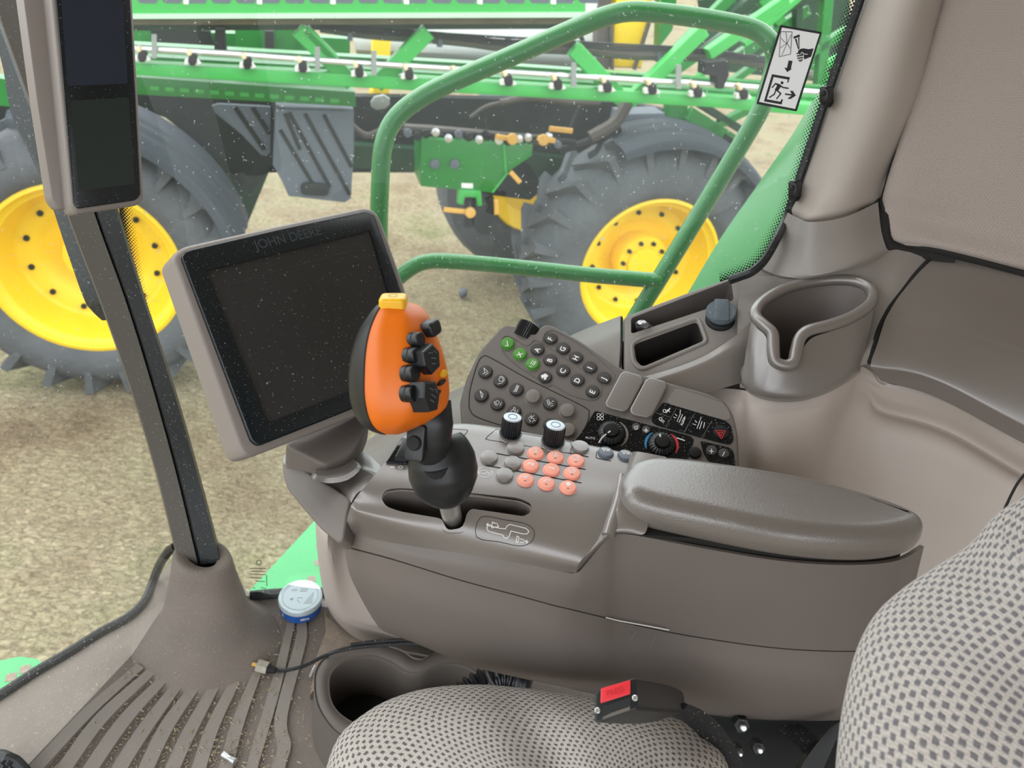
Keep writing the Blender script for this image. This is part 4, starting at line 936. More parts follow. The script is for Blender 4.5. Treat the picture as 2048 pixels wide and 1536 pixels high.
syms = {0:[[(-3,-9),(4,-2),(-2,1),(-3,-9)],[(-6,2),(-2,3)],[(0,5),(6,0)]], 1:[circ(1,-4,4,10),circ(1,-4,6.5,8,-120,60),[(-5,5),(3,3)]], 2:[[(-2,3),(3,-9)],[(0,4),(5,-8)],[(-4,2),(1,-10)],[(-6,2),(-4,4)]],
        4:[[(-6,-8),(-3,3)],[(-3,-9),(0,2)],[(0,-3),(5,0)],[(1,4),(6,3)],[(4,-5),(7,-6)]], 6:[[(-3,-10),(3,-4),(1,4),(-3,-10)]], 7:[circ(0,-4,3.5,10),circ(0,-4,6,8,90,200),[(5,2),(8,-4)]],
        8:[circ(-2,0,4,10),[(-2,-4),(0,-9),(2,-9),(3,-2)],[(4,4),(8,-4)]], 9:[[(-6,-2),(0,-8),(-1,-2),(5,-8)],[(-5,0),(-2,3),(-4,5)],[(2,5),(5,1),(8,3)],[(0,-3),(6,-1)]], 10:[[(-4,-6),(-2,-2)],[(-3,-8),(0,-6)],[(-2,-2),(6,-1)]]}
for i, (x, y, dk) in enumerate(((971,745,1),(1001,763,1),(1033,780,1),(1066,795,0),(1100,808,1),(1134,823,0),(963,792,1),(995,809,1),(1028,824,1),(1063,839,1),(1100,851,1),(1135,862,0))):
    a = Vector(KF.loc(x, y-16)) - Vector(KF.loc(x, y)); b = Vector(KF.loc(x+13, y)) - Vector(KF.loc(x, y)); 
    o, r = kdisc(x, y, 13.2 if dk else 15, 'key' if dk else 'keyb', .0035 if dk else .0045, sy=1.06)
    if dk and i in syms: kink(o, [[(x+q[0], y+q[1]) for q in l] for l in syms[i]], .0006, .0044)
for pts in ([(1241,749),(1250,745),(1282,755),(1287,764),(1256,822),(1246,827),(1215,819),(1209,810)], [(1290,763),(1299,758),(1330,766),(1334,775),(1304,834),(1294,839),(1264,833),(1258,823)]):
    obj('blank_plate', prism(rpoly(KF.L(pts), .004), -.001, .005, .002, 3), 'keyb', kp, KF.M)
obj('blank_label', prism(rpoly(KF.L([(1350,777),(1362,779),(1445,806),(1458,822),(1461,838),(1450,841),(1345,812),(1333,803)]), .004), -.001, .0006), 'keyb', kp, KF.M)
# climate field
fld = obj('climate_field', prism(rpoly(KF.L([(1190,822),(1382,873),(1388,880),(1372,930),(1130,905),(1160,870)]), .003), -.001, .0007), 'gloss', kp, KF.M)
for (cx0, cy0), pp, pw in (((1222,868),[(1221,862),(1212,867),(1204,874),(1198,884)],.0016), ((1323,890),[(1320,868),(1322,876),(1325,884)],.0022)):
    cx, cy = KF.loc(cx0, cy0); x2, y2 = KF.loc(cx0+27, cy0); r = hypot(x2-cx, y2-cy); Mx = KF.M @ Matrix.Translation((cx, cy, 0))
    o = obj('dial', lathe([(r*1.0,.0007),(r*1.0,.004),(r*.85,.006),(r*.62,.0075),(r*.55,.012),(0,.0128)], 44, gear=.0010), 'black', kp, Mx, ang=25)
    obj('pointer', tube([Vector((*KF.loc(x, y, .013), .013 if k == 0 else .0105)) for k, (x, y) in enumerate(pp)], pw*.55, 8, 3), 'white', o, KF.M)
def karc(x, y, rp, a0, a1, w, m):
    cx, cy = KF.loc(x, y, .001); x2, y2 = KF.loc(x+rp, y, .001); r = hypot(x2-cx, y2-cy); n = 12; bm = bmesh.new()
    for k in range(n):
        p = []
        for j, rr in ((k,-1),(k+1,-1),(k+1,1),(k,1)):
            t = radians(a0+(a1-a0)*j/n); ww = w*(.35+.65*sin(pi*min(1,max(0,j/n))))/2; p.append((cx+(r+rr*ww)*cos(t), cy+(r+rr*ww)*sin(t)))
        prism(p, .0009, .0012, bm=bm)
    obj('dial_scale', bm, m, fld, KF.M)
karc(1222,868,32.5,-50,60,.0028,'keyb'); karc(1323,890,32,125,200,.003,'blue'); karc(1323,890,32,-30,55,.003,'red')
kink(fld, [circ(1200+dx, 833+dy, 3.2, 8) for dx, dy in ((-3,-3),(4,-3),(-3,4),(4,4))], .0005, .0009)
text_on('word_auto', KF, 'AUTO', 1181, 876, (10,1), .0040, 'white', fld, .0009)
kink(fld, [[(1354,876),(1369,881)]], .0012, .0009)
for x, y, l in ((1272,855,[[(-4,-2),(4,-3),(3,3),(-2,4),(-4,-2)],[(0,-1),(1,4)]]),(1292,861,[circ(0,0,3,6),[(-5,0),(5,1)],[(0,-5),(1,5)]])):
    o, r = kdisc(x, y, 8.5, 'key', .003); kink(o, [[(x+a, y+b) for a, b in q] for q in l], .0005, .0038)
# lamp switch field
fl2 = obj('lamp_switch_field', prism(rpoly(KF.L([(1326,805),(1450,842),(1462,852),(1467,880),(1460,890),(1448,888),(1312,851),(1303,843),(1304,835)]), .003), -.001, .0009), 'gloss', kp, KF.M)
kink(fl2, [[(1353,816),(1331,855)],[(1388,828),(1368,866)],[(1424,841),(1404,876)],[(1312,826),(1340,834)]], .0004, .0011, 'keyb', 'divider')
kink(fl2, [circ(1329,822,3,8),[(1332,826),(1340,818)],[(1333,823),(1340,816)],[(1334,820),(1340,824)],circ(1321,838,3,8),[(1322,842),(1327,845)],[(1325,840),(1329,843)],
  [(1354,843),(1361,827)],[(1358,845),(1365,829)],[(1352,836),(1347,834)],[(1354,832),(1350,828)],[(1360,826),(1361,820)],[(1366,848),(1370,833)],
  [(1394,857),(1400,841)],[(1399,858),(1404,843)],[(1392,850),(1386,848)],[(1394,845),(1390,841)],[(1401,839),(1402,834)],[(1407,856),(1409,845)]], .0006, .0011)
text_on('word_auto', KF, 'AUTO', 1366, 843, (3,-7), .0040, 'white', fl2, .0011)
o, r = kdisc(1442, 866, 16, 'black', .003, 'hazard_button'); kink(o, [[(1431,861),(1451,862),(1443,878),(1431,861)],[(1437,865),(1446,865),(1442,872),(1437,865)]], .0007, .0037, 'red', 'hazard_triangle')
fl3 = obj('plus_minus_field', prism(rpoly(KF.L([(1400,882),(1460,896),(1467,905),(1470,935),(1420,930),(1406,905)]), .003), -.001, .0009), 'gloss', kp, KF.M)
for x, y, l in ((1423,902,[[(-4,0),(4,1)],[(0,-4),(0,5)]]),(1447,908,[[(-2,4),(2,-4)]])):
    o, r = kdisc(x, y, 11, 'key', .003); kink(o, [[(x+a, y+b) for a, b in q] for q in l], .0008, .0038)
o, r = kdisc(1389, 906, 12, 'black', .0035)
# ribbed thumb wheel on the far edge
c = Vector((*KF.loc(1051,657), -.008)); ed = (Vector(KF.loc(1070,668))-Vector(KF.loc(1035,653))).normalized(); ax = Vector((-ed.y, ed.x, 0.25)).normalized()
if KF.loc(1060,640)[0]*ax.x+KF.loc(1060,640)[1]*ax.y < c.x*ax.x+c.y*ax.y: ax = Vector((-ax.x, -ax.y, ax.z))
Rk = orient(c - ax*.010, ax)
obj('thumb_wheel', lathe([(.0145,0),(.0145,.017),(.0135,.021),(.010,.0225),(0,.0225)], 60, gear=.0011), 'black', kp, KF.M @ Rk, ang=20)
# ================================================================= control lever
lev = thing('control_lever', 'orange and black multifunction lever with yellow top button standing in the console slot', 'control lever', PZ(908,1050,.55))
LV = [(603,770,777,812,.005),(611,753,763,838,.012),(630,737,751,856,.019),(660,718,739,869,.024),(700,704,731,883,.027),(745,697,728,894,.029),(790,698,728,897,.029),(822,706,733,887,.027),(845,719,741,858,.023),(860,738,753,824,.016),(869,762,771,796,.007)]
DC = .60
def grip_pt(l, bx, cz, grow=1.0):
    py, xl, xs, xr, hc = l; xc = (xl+xr)/2; a = (xr-xl)/2*grow
    return P(xc+a*bx, py + 6*bx*0, DC + .004*bx - hc*grow*cz)
so = lambda l: ((l[2]-(l[1]+l[3])/2)/((l[3]-l[1])/2))
oro = [(.70,-.75),(.95,-.4),(1.0,.05),(.72,.55),(.42,.90),(.18,1.03),(-.2,1.0)]
rows = [[grip_pt(l, bx, cz) for bx, cz in oro] + [grip_pt(l, (so(l)-.2)/2, .95), grip_pt(l, so(l), .80)] for l in LV]
gb = loft(rows, 4, 4); gT = bvh_of(gb)
obj('grip_shell', gb, 'orange', lev, ang=60)
blk = [(-.90,.42),(-1.0,0),(-.85,-.55),(-.4,-.9),(.2,-.95),(.70,-.75)]
rows = [[grip_pt(l, so(l), .80)] + [grip_pt(l, bx, cz) for bx, cz in blk] for l in LV]
obj('back_shell', loft(rows, 4, 4), 'black', lev, ang=60, label='smooth black rear half of the grip')
obj('shell_joint', tube([grip_pt(l, so(l), .81, 1.002) for l in LV], .0006, 6, 4), 'seam', lev)
# yellow thumb button
n = (CU*.9 - FW*.42).normalized(); c = P(787,607,.592); fy = Fr(c, c + (CR - n*CR.dot(n)), c + n.cross(CR)); 
yb = obj('thumb_button', prism(rrect(0, 0, .0215, .018, .004), -.006, .0065, .0028, 4), 'yellow', lev, fy.M)
bm = bmesh.new(); ink_bm(None, [circ(0,0,.0035,14)], .0004, .0066, .0001, bm, px=False); obj('button_mark', bm, 'inkgrey', yb, fy.M)
nf = (CR*.86 - FW*.5 + CU*.02).normalized()
def on_grip(px, py, push=0.0, nn=None):
    p, n_ = hit(gT, px, py)
    if p is None: p = P(px, py, DC-.012)
    return orient(p + (nn or nf)*push, nn or nf)
for x, y, r in ((829,680,.0062),(822,711,.0064),(818,747,.0066),(817,787,.0066)):
    obj('grip_button', lathe([(r*1.05,-.004),(r*1.05,.0005),(r*.97,.001),(r,.0052),(r*.9,.0064),(0,.0064)], 24), 'black', lev, on_grip(x, y))
Mx = on_grip(855,657); obj('rocker_button', prism(rrect(0,0,.015,.0125,.004), -.006, .009, .002, 3), 'black', lev, Mx)
for (x, y), h_, w_, rt in (((843,716),.0115,.0135,10), ((843,790),.013,.0125,-14)):
    Mx = on_grip(x, y) @ Matrix.Rotation(radians(rt), 4, 'Z')
    # hexagonal paddle switch
    q = [(-w_*.55,h_*.9),(w_*.5,h_*.75),(w_*.8,-h_*.1),(w_*.35,-h_),(-w_*.55,-h_*.95),(-w_*.85,0)]
    a = Vector((0,1,0)); ob = obj('paddle_switch', prism(q, -.006, .011, .0018, 2), 'black', lev, Mx, ang=20)
    bm = bmesh.new(); ink_bm(None, [[(-.003,.006),(.002,.003)],[(-.002,.001),(.003,-.003)],[(-.004,-.003),(0,-.006)],[(.004,.004),(.006,0)]], .0005, .0111, .0001, bm, px=False); obj('switch_marks', bm, 'inkgrey', ob, Mx)
pan = []
for x, y in ((868,735),(878,727),(889,735),(893,770),(890,800),(876,818),(866,812),(864,780)):
    p, n_ = hit(gT, x, y)
    if p is not None: pan.append(p + n_*.0006)
if len(pan) > 3:
    bm = bmesh.new(); bm.faces.new([bm.verts.new(p) for p in pan]); obj('marking_panel', bm, 'orange2', lev)
for x, y, m_, a, b in ((885,747,'yellow',.0028,.0045),(881,765,'black',.0018,.0055),(871,787,'black',.0018,.0055),(868,806,'black',.0018,.004)):
    Mx = on_grip(x, y, .001); obj('small_button', prism(ell(0,0,b,a,16), -.001, .0014, .0005, 2), m_, lev, Mx)
# neck, boot and steel shaft
nk = obj('neck', tube([P(x, y, d) for x, y, d in ((876,796,.612),(868,840,.612),(862,880,.618),(868,915,.626),(880,950,.636))], [.011,.0165,.0175,.0150,.0110], 20, 6, flat=.85), 'black', lev, ang=60)
p = P(830,886,.600); Mx = orient(p, (-FW*.9-CR*.3).normalized())
obj('trigger_plate', prism(rrect(0,0,.016,.030,.003), -.004, .001, .001, 2), 'black', lev, Mx @ Matrix.Rotation(radians(12), 4, 'Z'))
obj('trigger_button', lathe([(.0062,0),(.0062,.003),(.0055,.0042),(0,.0044)], 22), 'blackmatte', lev, Mx)
obj('neck_collar', tube([P(x, y, d) for x, y, d in ((873,925,.622),(884,955,.632))], [.0135,.0145], 20, 3), 'blackmatte', lev)
obj('rubber_boot', tube([P(x, y, d) for x, y, d in ((873,880,.640),(878,896,.640),(883,918,.642),(887,944,.645),(892,964,.648),(899,984,.653),(904,997,.657),(906,1003,.658))], [.022,.0262,.0296,.0305,.0285,.0215,.0125,.009], 28, 5), 'black', lev, ang=60)
bm = tube([P(x, y, d) for x, y, d in ((876,940,.6165),(879,960,.6185),(884,985,.628),(889,1002,.640))], .0006, 6, 4); obj('boot_seam', bm, 'seam', lev)
obj('steel_shaft', tube([P(x, y, d) for x, y, d in ((893,985,.655),(902,1025,.690),(913,1072,.775))], .0095, 24, 3), 'chrome', lev)
# ================================================================= seat
seat = thing('driver_seat', 'grey patterned fabric driver seat with cushion and curved backrest', 'seat', P(1250,1500,.75))
r0 = [(640,1700,.76),(676,1520,.755),(742,1436,.76),(832,1392,.765),(940,1378,.77),(1040,1384,.77),(1130,1396,.765),(1228,1410,.76),(1325,1436,.755),(1392,1472,.75),(1440,1530,.745),(1460,1700,.74)]
r1 = [(622,1700,.70),(664,1500,.71),(735,1424,.715),(830,1383,.72),(940,1370,.725),(1040,1376,.725),(1130,1388,.72),(1230,1402,.715),(1330,1428,.71),(1402,1466,.705),(1455,1532,.70),(1480,1700,.69)]
r2 = [(670,1700,.655),(705,1528,.672),(765,1462,.68),(850,1420,.685),(950,1404,.687),(1046,1412,.69),(1138,1420,.68),(1225,1436,.672),(1305,1462,.665),(1362,1498,.66),(1405,1550,.655),(1430,1700,.645)]
r3 = [(760,1720,.62),(790,1570,.64),(840,1510,.648),(895,1472,.652),(975,1452,.655),(1072,1460,.664),(1155,1465,.652),(1225,1482,.646),(1280,1505,.64),(1320,1540,.635),(1350,1590,.63),(1370,1720,.62)]
r4 = [(900,1800,.585),(920,1680,.60),(950,1600,.61),(990,1560,.615),(1040,1545,.618),(1115,1550,.632),(1175,1555,.62),(1220,1570,.612),(1250,1590,.608),(1270,1620,.60),(1285,1680,.595),(1290,1800,.59)]
obj('seat_cushion', loft([cl(r) for r in (r0, r1, r2, r3, r4)], 6, 5), 'seatA', seat, ang=80)
b0 = [(1668,1760,.50),(1676,1600,.505),(1683,1500,.515),(1696,1400,.525),(1722,1300,.54),(1762,1230,.55),(1822,1178,.56),(1880,1140,.565),(1945,1096,.57),(2000,1040,.58),(2080,985,.59)]
b1 = [(1664,1760,.46),(1670,1600,.465),(1676,1500,.475),(1690,1400,.485),(1716,1298,.50),(1756,1226,.51),(1816,1172,.52),(1876,1133,.525),(1940,1090,.53),(1994,1030,.54),(2080,972,.55)]
b2 = [(1722,1780,.42),(1726,1640,.427),(1732,1520,.435),(1746,1420,.445),(1772,1330,.455),(1812,1268,.465),(1864,1220,.475),(1916,1186,.48),(1968,1148,.485),(2020,1095,.49),(2090,1050,.495)]
b3 = [(1850,1820,.40),(1856,1700,.405),(1862,1580,.41),(1876,1480,.415),(1900,1400,.42),(1935,1345,.425),(1975,1305,.43),(2020,1270,.432),(2060,1235,.435),(2100,1195,.438),(2160,1150,.44)]
b4 = [(2080,1900,.385),(2090,1800,.386),(2100,1700,.388),(2110,1620,.39),(2125,1550,.392),(2145,1500,.394),(2170,1460,.396),(2200,1430,.398),(2230,1400,.40),(2260,1370,.40),(2300,1340,.40)]
obj('backrest', loft(exr([cl(r) for r in (b0, b1, b2, b3, b4)], .3), 6, 5), 'seatB', seat, ang=80)
susp = thing('seat_suspension', 'black steel seat suspension frame with bright bolt tips below the armrest console', 'seat frame', P(1480,1500,.86))
obj('frame_plate', loft([cl(r) for r in ([(1150,1400,.90),(1300,1420,.90),(1500,1430,.90),(1720,1425,.90)], [(1150,1480,.88),(1300,1480,.88),(1500,1480,.88),(1720,1480,.88)], [(1150,1700,.84),(1300,1700,.84),(1500,1700,.84),(1720,1700,.84)])], 2, 2, thick=.01), 'blackmatte', susp)
obj('base_bracket', loft([cl(r) for r in ([(1560,1450,.84),(1600,1447,.84)], [(1600,1490,.82),(1640,1480,.82)], [(1640,1560,.80),(1700,1560,.80)])], 2, 3, thick=.01), 'rubber', susp)
obj('base_bracket', loft([cl(r) for r in ([(1660,1455,.80),(1690,1440,.80)], [(1610,1520,.79),(1650,1530,.79)], [(1570,1600,.78),(1620,1600,.78)])], 2, 3, thick=.01), 'black', susp)
for x, y, r in ((1483,1450,.0095),(1477,1502,.0055),(1516,1495,.0075)):
    d_ = .83 if y < 1470 else .81
    Mx = orient(P(x, y, d_), -FW)
    b_ = obj('bolt', lathe([(r,-.01),(r,.002),(r*.9,.003),(r*.45,.003)], 6), 'rubber', susp, Mx, ang=20)
    obj('bolt_tip', lathe([(r*.42,.003),(r*.42,.008),(r*.3,.009),(0,.009)], 14), 'chrome', b_, Mx)
# ================================================================= seat belt buckle
BF = Fr(P(1191,1383,.575), P(1272,1357,.575), P(1189,1444,.565))
bk = thing('seat_belt_buckle', 'black seat belt buckle with red press button resting against the seat cushion', 'seat belt buckle', BF.at(1235,1400))
fpts = rpoly(BF.L([(1190,1387),(1196,1381),(1266,1356),(1272,1358),(1275,1390),(1276,1412),(1272,1419),(1197,1445),(1189,1443)]), .002)
obj('front_plate', prism(fpts, -.006, 0, .0012, 3), 'black', bk, BF.M)
fr_ = [BF.w(x, y, -.004) for x, y in fpts]; ax_ = (P(1345,1412,.66) - P(1232,1400,.575)); c0 = sum(fr_, Vector())/len(fr_)
def bsec(t, k): 
    c = c0 + ax_*t; return [c + (p-c0)*k for p in fr_]
obj('housing', loft([fr_, bsec(.35,1.0), bsec(.7,.92), bsec(.95,.72), bsec(1.05,.35)], 1, 3, cu=True, cap=True), 'black', bk, ang=50)
obj('press_button', prism(rpoly(BF.L([(1202,1377),(1261,1360),(1261,1388),(1201,1407)]), .001), -.002, .0012, .0008, 2), 'redbtn', bk, BF.M)
text_on('word_press', BF, 'PRESS', 1231, 1383, (60,-19), .0058, mat('red_emboss', '#b3242c', .4), bk, .0013, .0001)
obj('latch_slot', prism(rpoly(BF.L([(1203,1414),(1261,1394),(1261,1420),(1203,1440)]), .001), -.001, .0003), 'blackmatte', bk, BF.M)
obj('slot_lining', prism(rpoly(BF.L([(1206,1434),(1222,1426),(1260,1413),(1260,1420),(1205,1439)]), .0005), 0, .0009), mat('slot_dust', '#5d574f', .8, bump=.5, bscale=600), bk, BF.M)
for x, y in ((1270,1396),(1195,1421)): obj('screw', lathe([(.0022,0),(.0022,.0012),(.0016,.0016),(0,.0014)], 14), 'chrome', bk, BF.M @ Matrix.Translation((*BF.loc(x, y), 0)))
a_ = [P(x, y, d) for x, y, d in ((1352,1418,.65),(1385,1432,.67),(1420,1462,.69),(1448,1505,.71),(1475,1570,.73))]
obj('belt_stalk', tube(a_, .012, 10, 5, flat=.3, up=(0,1,0)), 'rubber', bk)
# ================================================================= floor bits
can_c = PZ(601,1197,.030)
can = thing('tobacco_can', 'round blue and silver tin can lying on the floor mat beside the pedestal', 'tin can', (can_c.x, can_c.y, 0))
Mx = Matrix.Translation((can_c.x, can_c.y, .0065))
obj('can_body', lathe([(.032,0),(.0345,.0015),(.0350,.004),(.0350,.020)], 40), 'tinblue', can, Mx)
lid_ = obj('can_lid', lathe([(.0350,.0190),(.0362,.0195),(.0365,.0285),(.0355,.0300),(.0335,.0302),(.0325,.0293),(.0,.0293)], 40), 'tinlid', can, Mx)
bm = bmesh.new(); rr = random.Random(2)
for k in range(9): a = radians(20+k*6); ink_bm(None, [[(.010+.001*k, -.014+.003*k), (.024-.0006*k, -.012+.003*k)]], .0006, .0294, .0001, bm, px=False)
ink_bm(None, [[(-.004,.016),(.008,.018)],[(-.004,.013),(.008,.015)],[(-.004,.010),(.007,.012)],[(-.018,.012),(-.009,.014)],[(-.018,.009),(-.009,.011)],[(-.015,-.008),(-.009,-.006)],[(-.015,-.010),(-.009,-.009)],[(-.012,-.0075),(-.011,-.012)],[(-.004,-.004),(.004,-.003)],[(-.003,-.008),(.003,-.014)]], .0007, .0294, .0001, bm, px=False)
ink_bm(None, [circ(0,0,.0295,40)], .0005, .0294, .0001, bm, px=False)
obj('lid_print', bm, 'inkgrey', lid_, Mx)
for s_, ang_, sz in (('Mint', -62, .008), ('3', -128, .009)):
    a = radians(ang_); n_ = Vector((cos(a), sin(a), 0)); X_ = Vector((-sin(a), cos(a), 0)); c = Vector((can_c.x, can_c.y, .0170)) + n_*.0356
    obj('can_word', text_bm(s_, sz, .0001, .0001), 'white', can, Matrix(((X_.x,0,n_.x,c.x),(X_.y,0,n_.y,c.y),(X_.z,1,n_.z,c.z),(0,0,0,1))))
# cable with coax connector
cab = thing('coax_cable', 'thin black cable with a silver hexagonal coax connector trailing across the floor mat', 'cable', PZ(540,1338,.01))
cp = [PZ(545,1341,.012), PZ(570,1341,.011), PZ(610,1331,.04), PZ(655,1309,.112), PZ(700,1297,.125), PZ(760,1290,.13), PZ(830,1287,.135), PZ(900,1296,.14)]
obj('cable_run', tube(cp, .0028, 8, 6), 'rubber', cab)
obj('cable_run', tube([p + Vector((0,.004,.004)) for p in cp[4:]], .0024, 8, 6), 'rubber', cab)
obj('connector_boot', tube([PZ(536,1337,.011), PZ(552,1341,.012)], [.0075,.0045], 12, 3), 'blackmatte', cab)
obj('hex_nut', tube([PZ(516,1331,.011), PZ(537,1337,.011)], .0105, 6, 2), mat('dull_nickel', '#a39c90', .5, metal=.5, var=.3, vscale=150), cab, ang=20)
obj('gold_pin', tube([PZ(505,1328,.012), PZ(517,1331,.012)], .003, 8, 2), 'tan', cab)
o = obj('cable_clip', tube([PZ(620,1354,.006), PZ(624,1345,.007), PZ(632,1332,.008)], [.002,.003,.0035], 8, 3), 'silver'); tag(o, 'tiny bright metal clip lying near the cable on the mat', 'clip')
o = obj('metal_stud', tube([PZ(446,1508,.011), PZ(458,1516,.011), PZ(470,1523,.011)], [.0045,.0035,.005], 10, 3), 'silver'); tag(o, 'small bright metal stud lying on the mat ribs near the seat', 'stud')
# twin cup holder on the floor
cuph = thing('floor_cup_holder', 'dark moulded twin cup holder on the floor between mat and seat', 'cup holder', PZ(760,1400,0))
HZ = .105
ino = spline([PZ(x, y, HZ) for x, y in [(657,1372),(664,1342),(696,1318),(745,1312),(785,1326),(812,1343),(842,1346),(872,1332),(905,1326),(945,1338),(975,1375),(965,1430),(900,1455),(840,1452),(800,1448),(745,1458),(695,1440),(665,1410)]], 4, True)
oto = spline([PZ(x, y, HZ) for x, y in [(630,1378),(636,1335),(672,1302),(745,1290),(800,1302),(825,1318),(848,1320),(870,1308),(910,1302),(960,1316),(1005,1365),(1000,1450),(920,1490),(840,1485),(800,1482),(745,1492),(680,1470),(642,1425)]], 4, True)
mid_ = [a.lerp(b, .5) + Vector((0,0,.004)) for a, b in zip(ino, oto)]
low_ = [Vector((p.x + (p.x-oto[30].x)*.02 - .004, p.y, .0)) for p in oto]
lowi = [Vector((p.x, p.y, .012)) for p in ino]
o1 = [p - Vector((0,0,.006)) + (p-mid_[i])*.12 for i, p in enumerate(oto)]
i1 = [p - Vector((0,0,.008)) + (p-mid_[i])*.10 for i, p in enumerate(ino)]
obj('holder_body', loft([lowi, i1, ino, mid_, oto, o1, low_], 1, 3, cu=True), 'holder', cuph, ang=60)
bm = bmesh.new(); bm.faces.new([bm.verts.new(p) for p in lowi]); obj('cup_floor', bm, 'blackmatte', cuph)
# corrugated hose
hp = spline([PZ(920,1400,.16), PZ(960,1372,.17), PZ(1010,1352,.18), PZ(1060,1372,.18)], 14)
bm = tube(hp, [.019]*2, 20, 1); r_h = bmesh.new()
o = obj('corrugated_hose', tube(hp, [(.0215 if k % 4 < 2 else .017) for k in range(len(hp))], 20, 1), 'black', ang=60); bm.free(); tag(o, 'black corrugated hose emerging between the console and seat cushion', 'hose')
# pedal at the near corner
PF_ = Fr(PZ(-20,1490,.05), PZ(60,1536,.04), PZ(-20,1560,.02))
ped = thing('foot_pedal', 'black studded foot pedal at the bottom left corner of the mat', 'pedal', PZ(10,1530,.03))
obj('pedal_pad', prism(rpoly(PF_.L([(-60,1500),(0,1503),(30,1517),(52,1540),(60,1580),(-60,1600)]), .004), -.01, 0, .002, 2), 'black', ped, PF_.M)
bm = bmesh.new()
for i in range(7):
    for j in range(6):
        x, y = -50+i*14+j*4, 1512+j*12+i*3
        if y < 1500+max(0, x)*.75+6: continue
        cx, cy = PF_.loc(x, y); s = .0035; b4 = [bm.verts.new((cx+sx*s, cy+sy*s, 0)) for sx, sy in ((-1,-1),(1,-1),(1,1),(-1,1))]; t_ = bm.verts.new((cx, cy, .004))
        for k in range(4): bm.faces.new((b4[k], b4[(k+1)%4], t_))
obj('pedal_studs', bm, 'black', ped, PF_.M, ang=10)
# ================================================================= emergency sticker on the glass
ST = Fr(gp(1513,208,-.006), gp(1593,223,-.006), gp(1560,50,-.006))
stk = thing('exit_sticker', 'white emergency exit sticker with hammer and running figure on the side window', 'sticker', ST.at(1578,135))
cq = lambda pts: [(1500+x*.1367, 30+y*.1367) for x, y in pts]
obj('sticker_sheet', prism(rpoly(ST.L(cq([(440,145),(1052,250),(682,1412),(92,1300)])), .0015), 0, .0006), 'ink', stk, ST.M)
obj('white_field', prism(ST.L(cq([(466,184),(1014,279),(656,1374),(130,1270)])), .0006, .0009), 'sticker', stk, ST.M)
def sfill(L_, name='pictogram', m='ink', h=.0009, par=stk):
    bm = bmesh.new()
    for f in L_: prism(ST.L(cq(f), h), h, h+.0002, bm=bm)
    return obj(name, bm, m, par, ST.M)
def sline(L_, w, name='pictogram', m='ink', h=.0009):
    bm = bmesh.new(); ink_bm(ST, [cq(l) for l in L_], w, h, .0002, bm); return obj(name, bm, m, stk, ST.M)
U1 = .1367*.93/1479
sline([[(448,245),(615,247),(592,572),(428,612),(448,245)]], U1*8, 'broken_window')
sline([[(525,255),(535,330),(540,415)],[(600,290),(565,370),(540,415)],[(455,340),(500,390),(540,415)],[(450,480),(500,440),(540,415)],[(585,490),(560,440),(540,415)],[(465,590),(500,510),(540,415)]], U1*7, 'broken_window')
sfill([[(632,318),(722,283),(732,318),(642,348)],[(655,350),(680,345),(715,500),(705,505)],[(705,330),(722,330),(722,495),(712,500)]], 'hammer')
sfill([[(712,510),(740,495),(780,487),(855,500),(930,488),(895,610),(790,652),(785,580),(720,580),(700,540)]], 'fist'); sfill([[(678,558),(705,548),(712,565),(682,576)],[(682,590),(775,580),(776,598),(686,610)],[(690,625),(776,612),(777,632),(694,644)],[(700,660),(775,645),(770,665),(710,672)],[(715,677),(765,668),(750,684),(722,686)]], 'fist')
sline([[(740,570),(760,545),(790,570),(840,575)]], U1*9, 'fist_lines', 'sticker', .0011)
sfill([[(565,664),(622,672),(598,785),(612,790),(543,836),(502,770),(540,775)]], 'down_arrow')
sfill([[(322,865),(586,912),(558,990),(542,985),(555,945),(345,908),(245,1232),(445,1268),(458,1232),(482,1236),(462,1310),(203,1264)]], 'door_frame')
sfill([circ(468,992,22,16)[:-1]], 'runner')
sline([[(325,1060),(372,1005),(425,1020)],[(440,1030),(480,1060),(560,1073)],[(380,1095),(355,1160),(285,1205)],[(385,1095),(450,1150),(390,1225)]], U1*20, 'runner')
sfill([[(365,995),(440,1015),(460,1040),(410,1110),(360,1095),(395,1035)]], 'runner')
sfill([[(512,1145),(610,1158),(583,1105),(628,1112),(672,1180),(590,1230),(545,1225),(605,1180),(510,1168)]], 'right_arrow')
# ================================================================= outside, close to the cab
hr = thing('handrail', 'bent green tube handrail outside the side window', 'handrail', P(1290,620,1.45))
hp = [(762,600,1.50),(758,480,1.48),(760,375,1.44),(767,290,1.41),(792,236,1.40),(850,190,1.39),(940,148,1.38),(1015,116,1.38),(1127,67,1.37),(1202,36,1.37),(1259,23,1.37),(1330,27,1.38),(1430,41,1.39),(1505,58,1.40),(1540,84,1.40),(1550,120,1.41),(1535,180,1.42),(1515,232,1.43),(1430,375,1.47),(1336,530,1.51),(1285,612,1.54),(1250,670,1.56)]
obj('rail_loop', tube(cl(hp), .0178, 18, 8), 'rail', hr, ang=60)
obj('cross_rail', tube(cl([(740,640,1.50),(775,580,1.50),(806,548,1.50),(850,524,1.50),(920,524,1.50),(1060,537,1.505),(1180,550,1.51),(1250,556,1.515),(1322,562,1.515)]), .0158, 18, 6), 'rail', hr, ang=60)
gf = [[(1325,668,1.36),(1430,640,1.30),(1540,600,1.24)], [(1372,592,1.36),(1460,560,1.30),(1570,520,1.22)], [(1440,478,1.36),(1530,440,1.28),(1620,400,1.20)], [(1515,370,1.36),(1590,320,1.28),(1690,260,1.18)], [(1585,268,1.36),(1640,230,1.28),(1740,160,1.18)], [(1622,205,1.36),(1680,150,1.28),(1780,60,1.18)]]
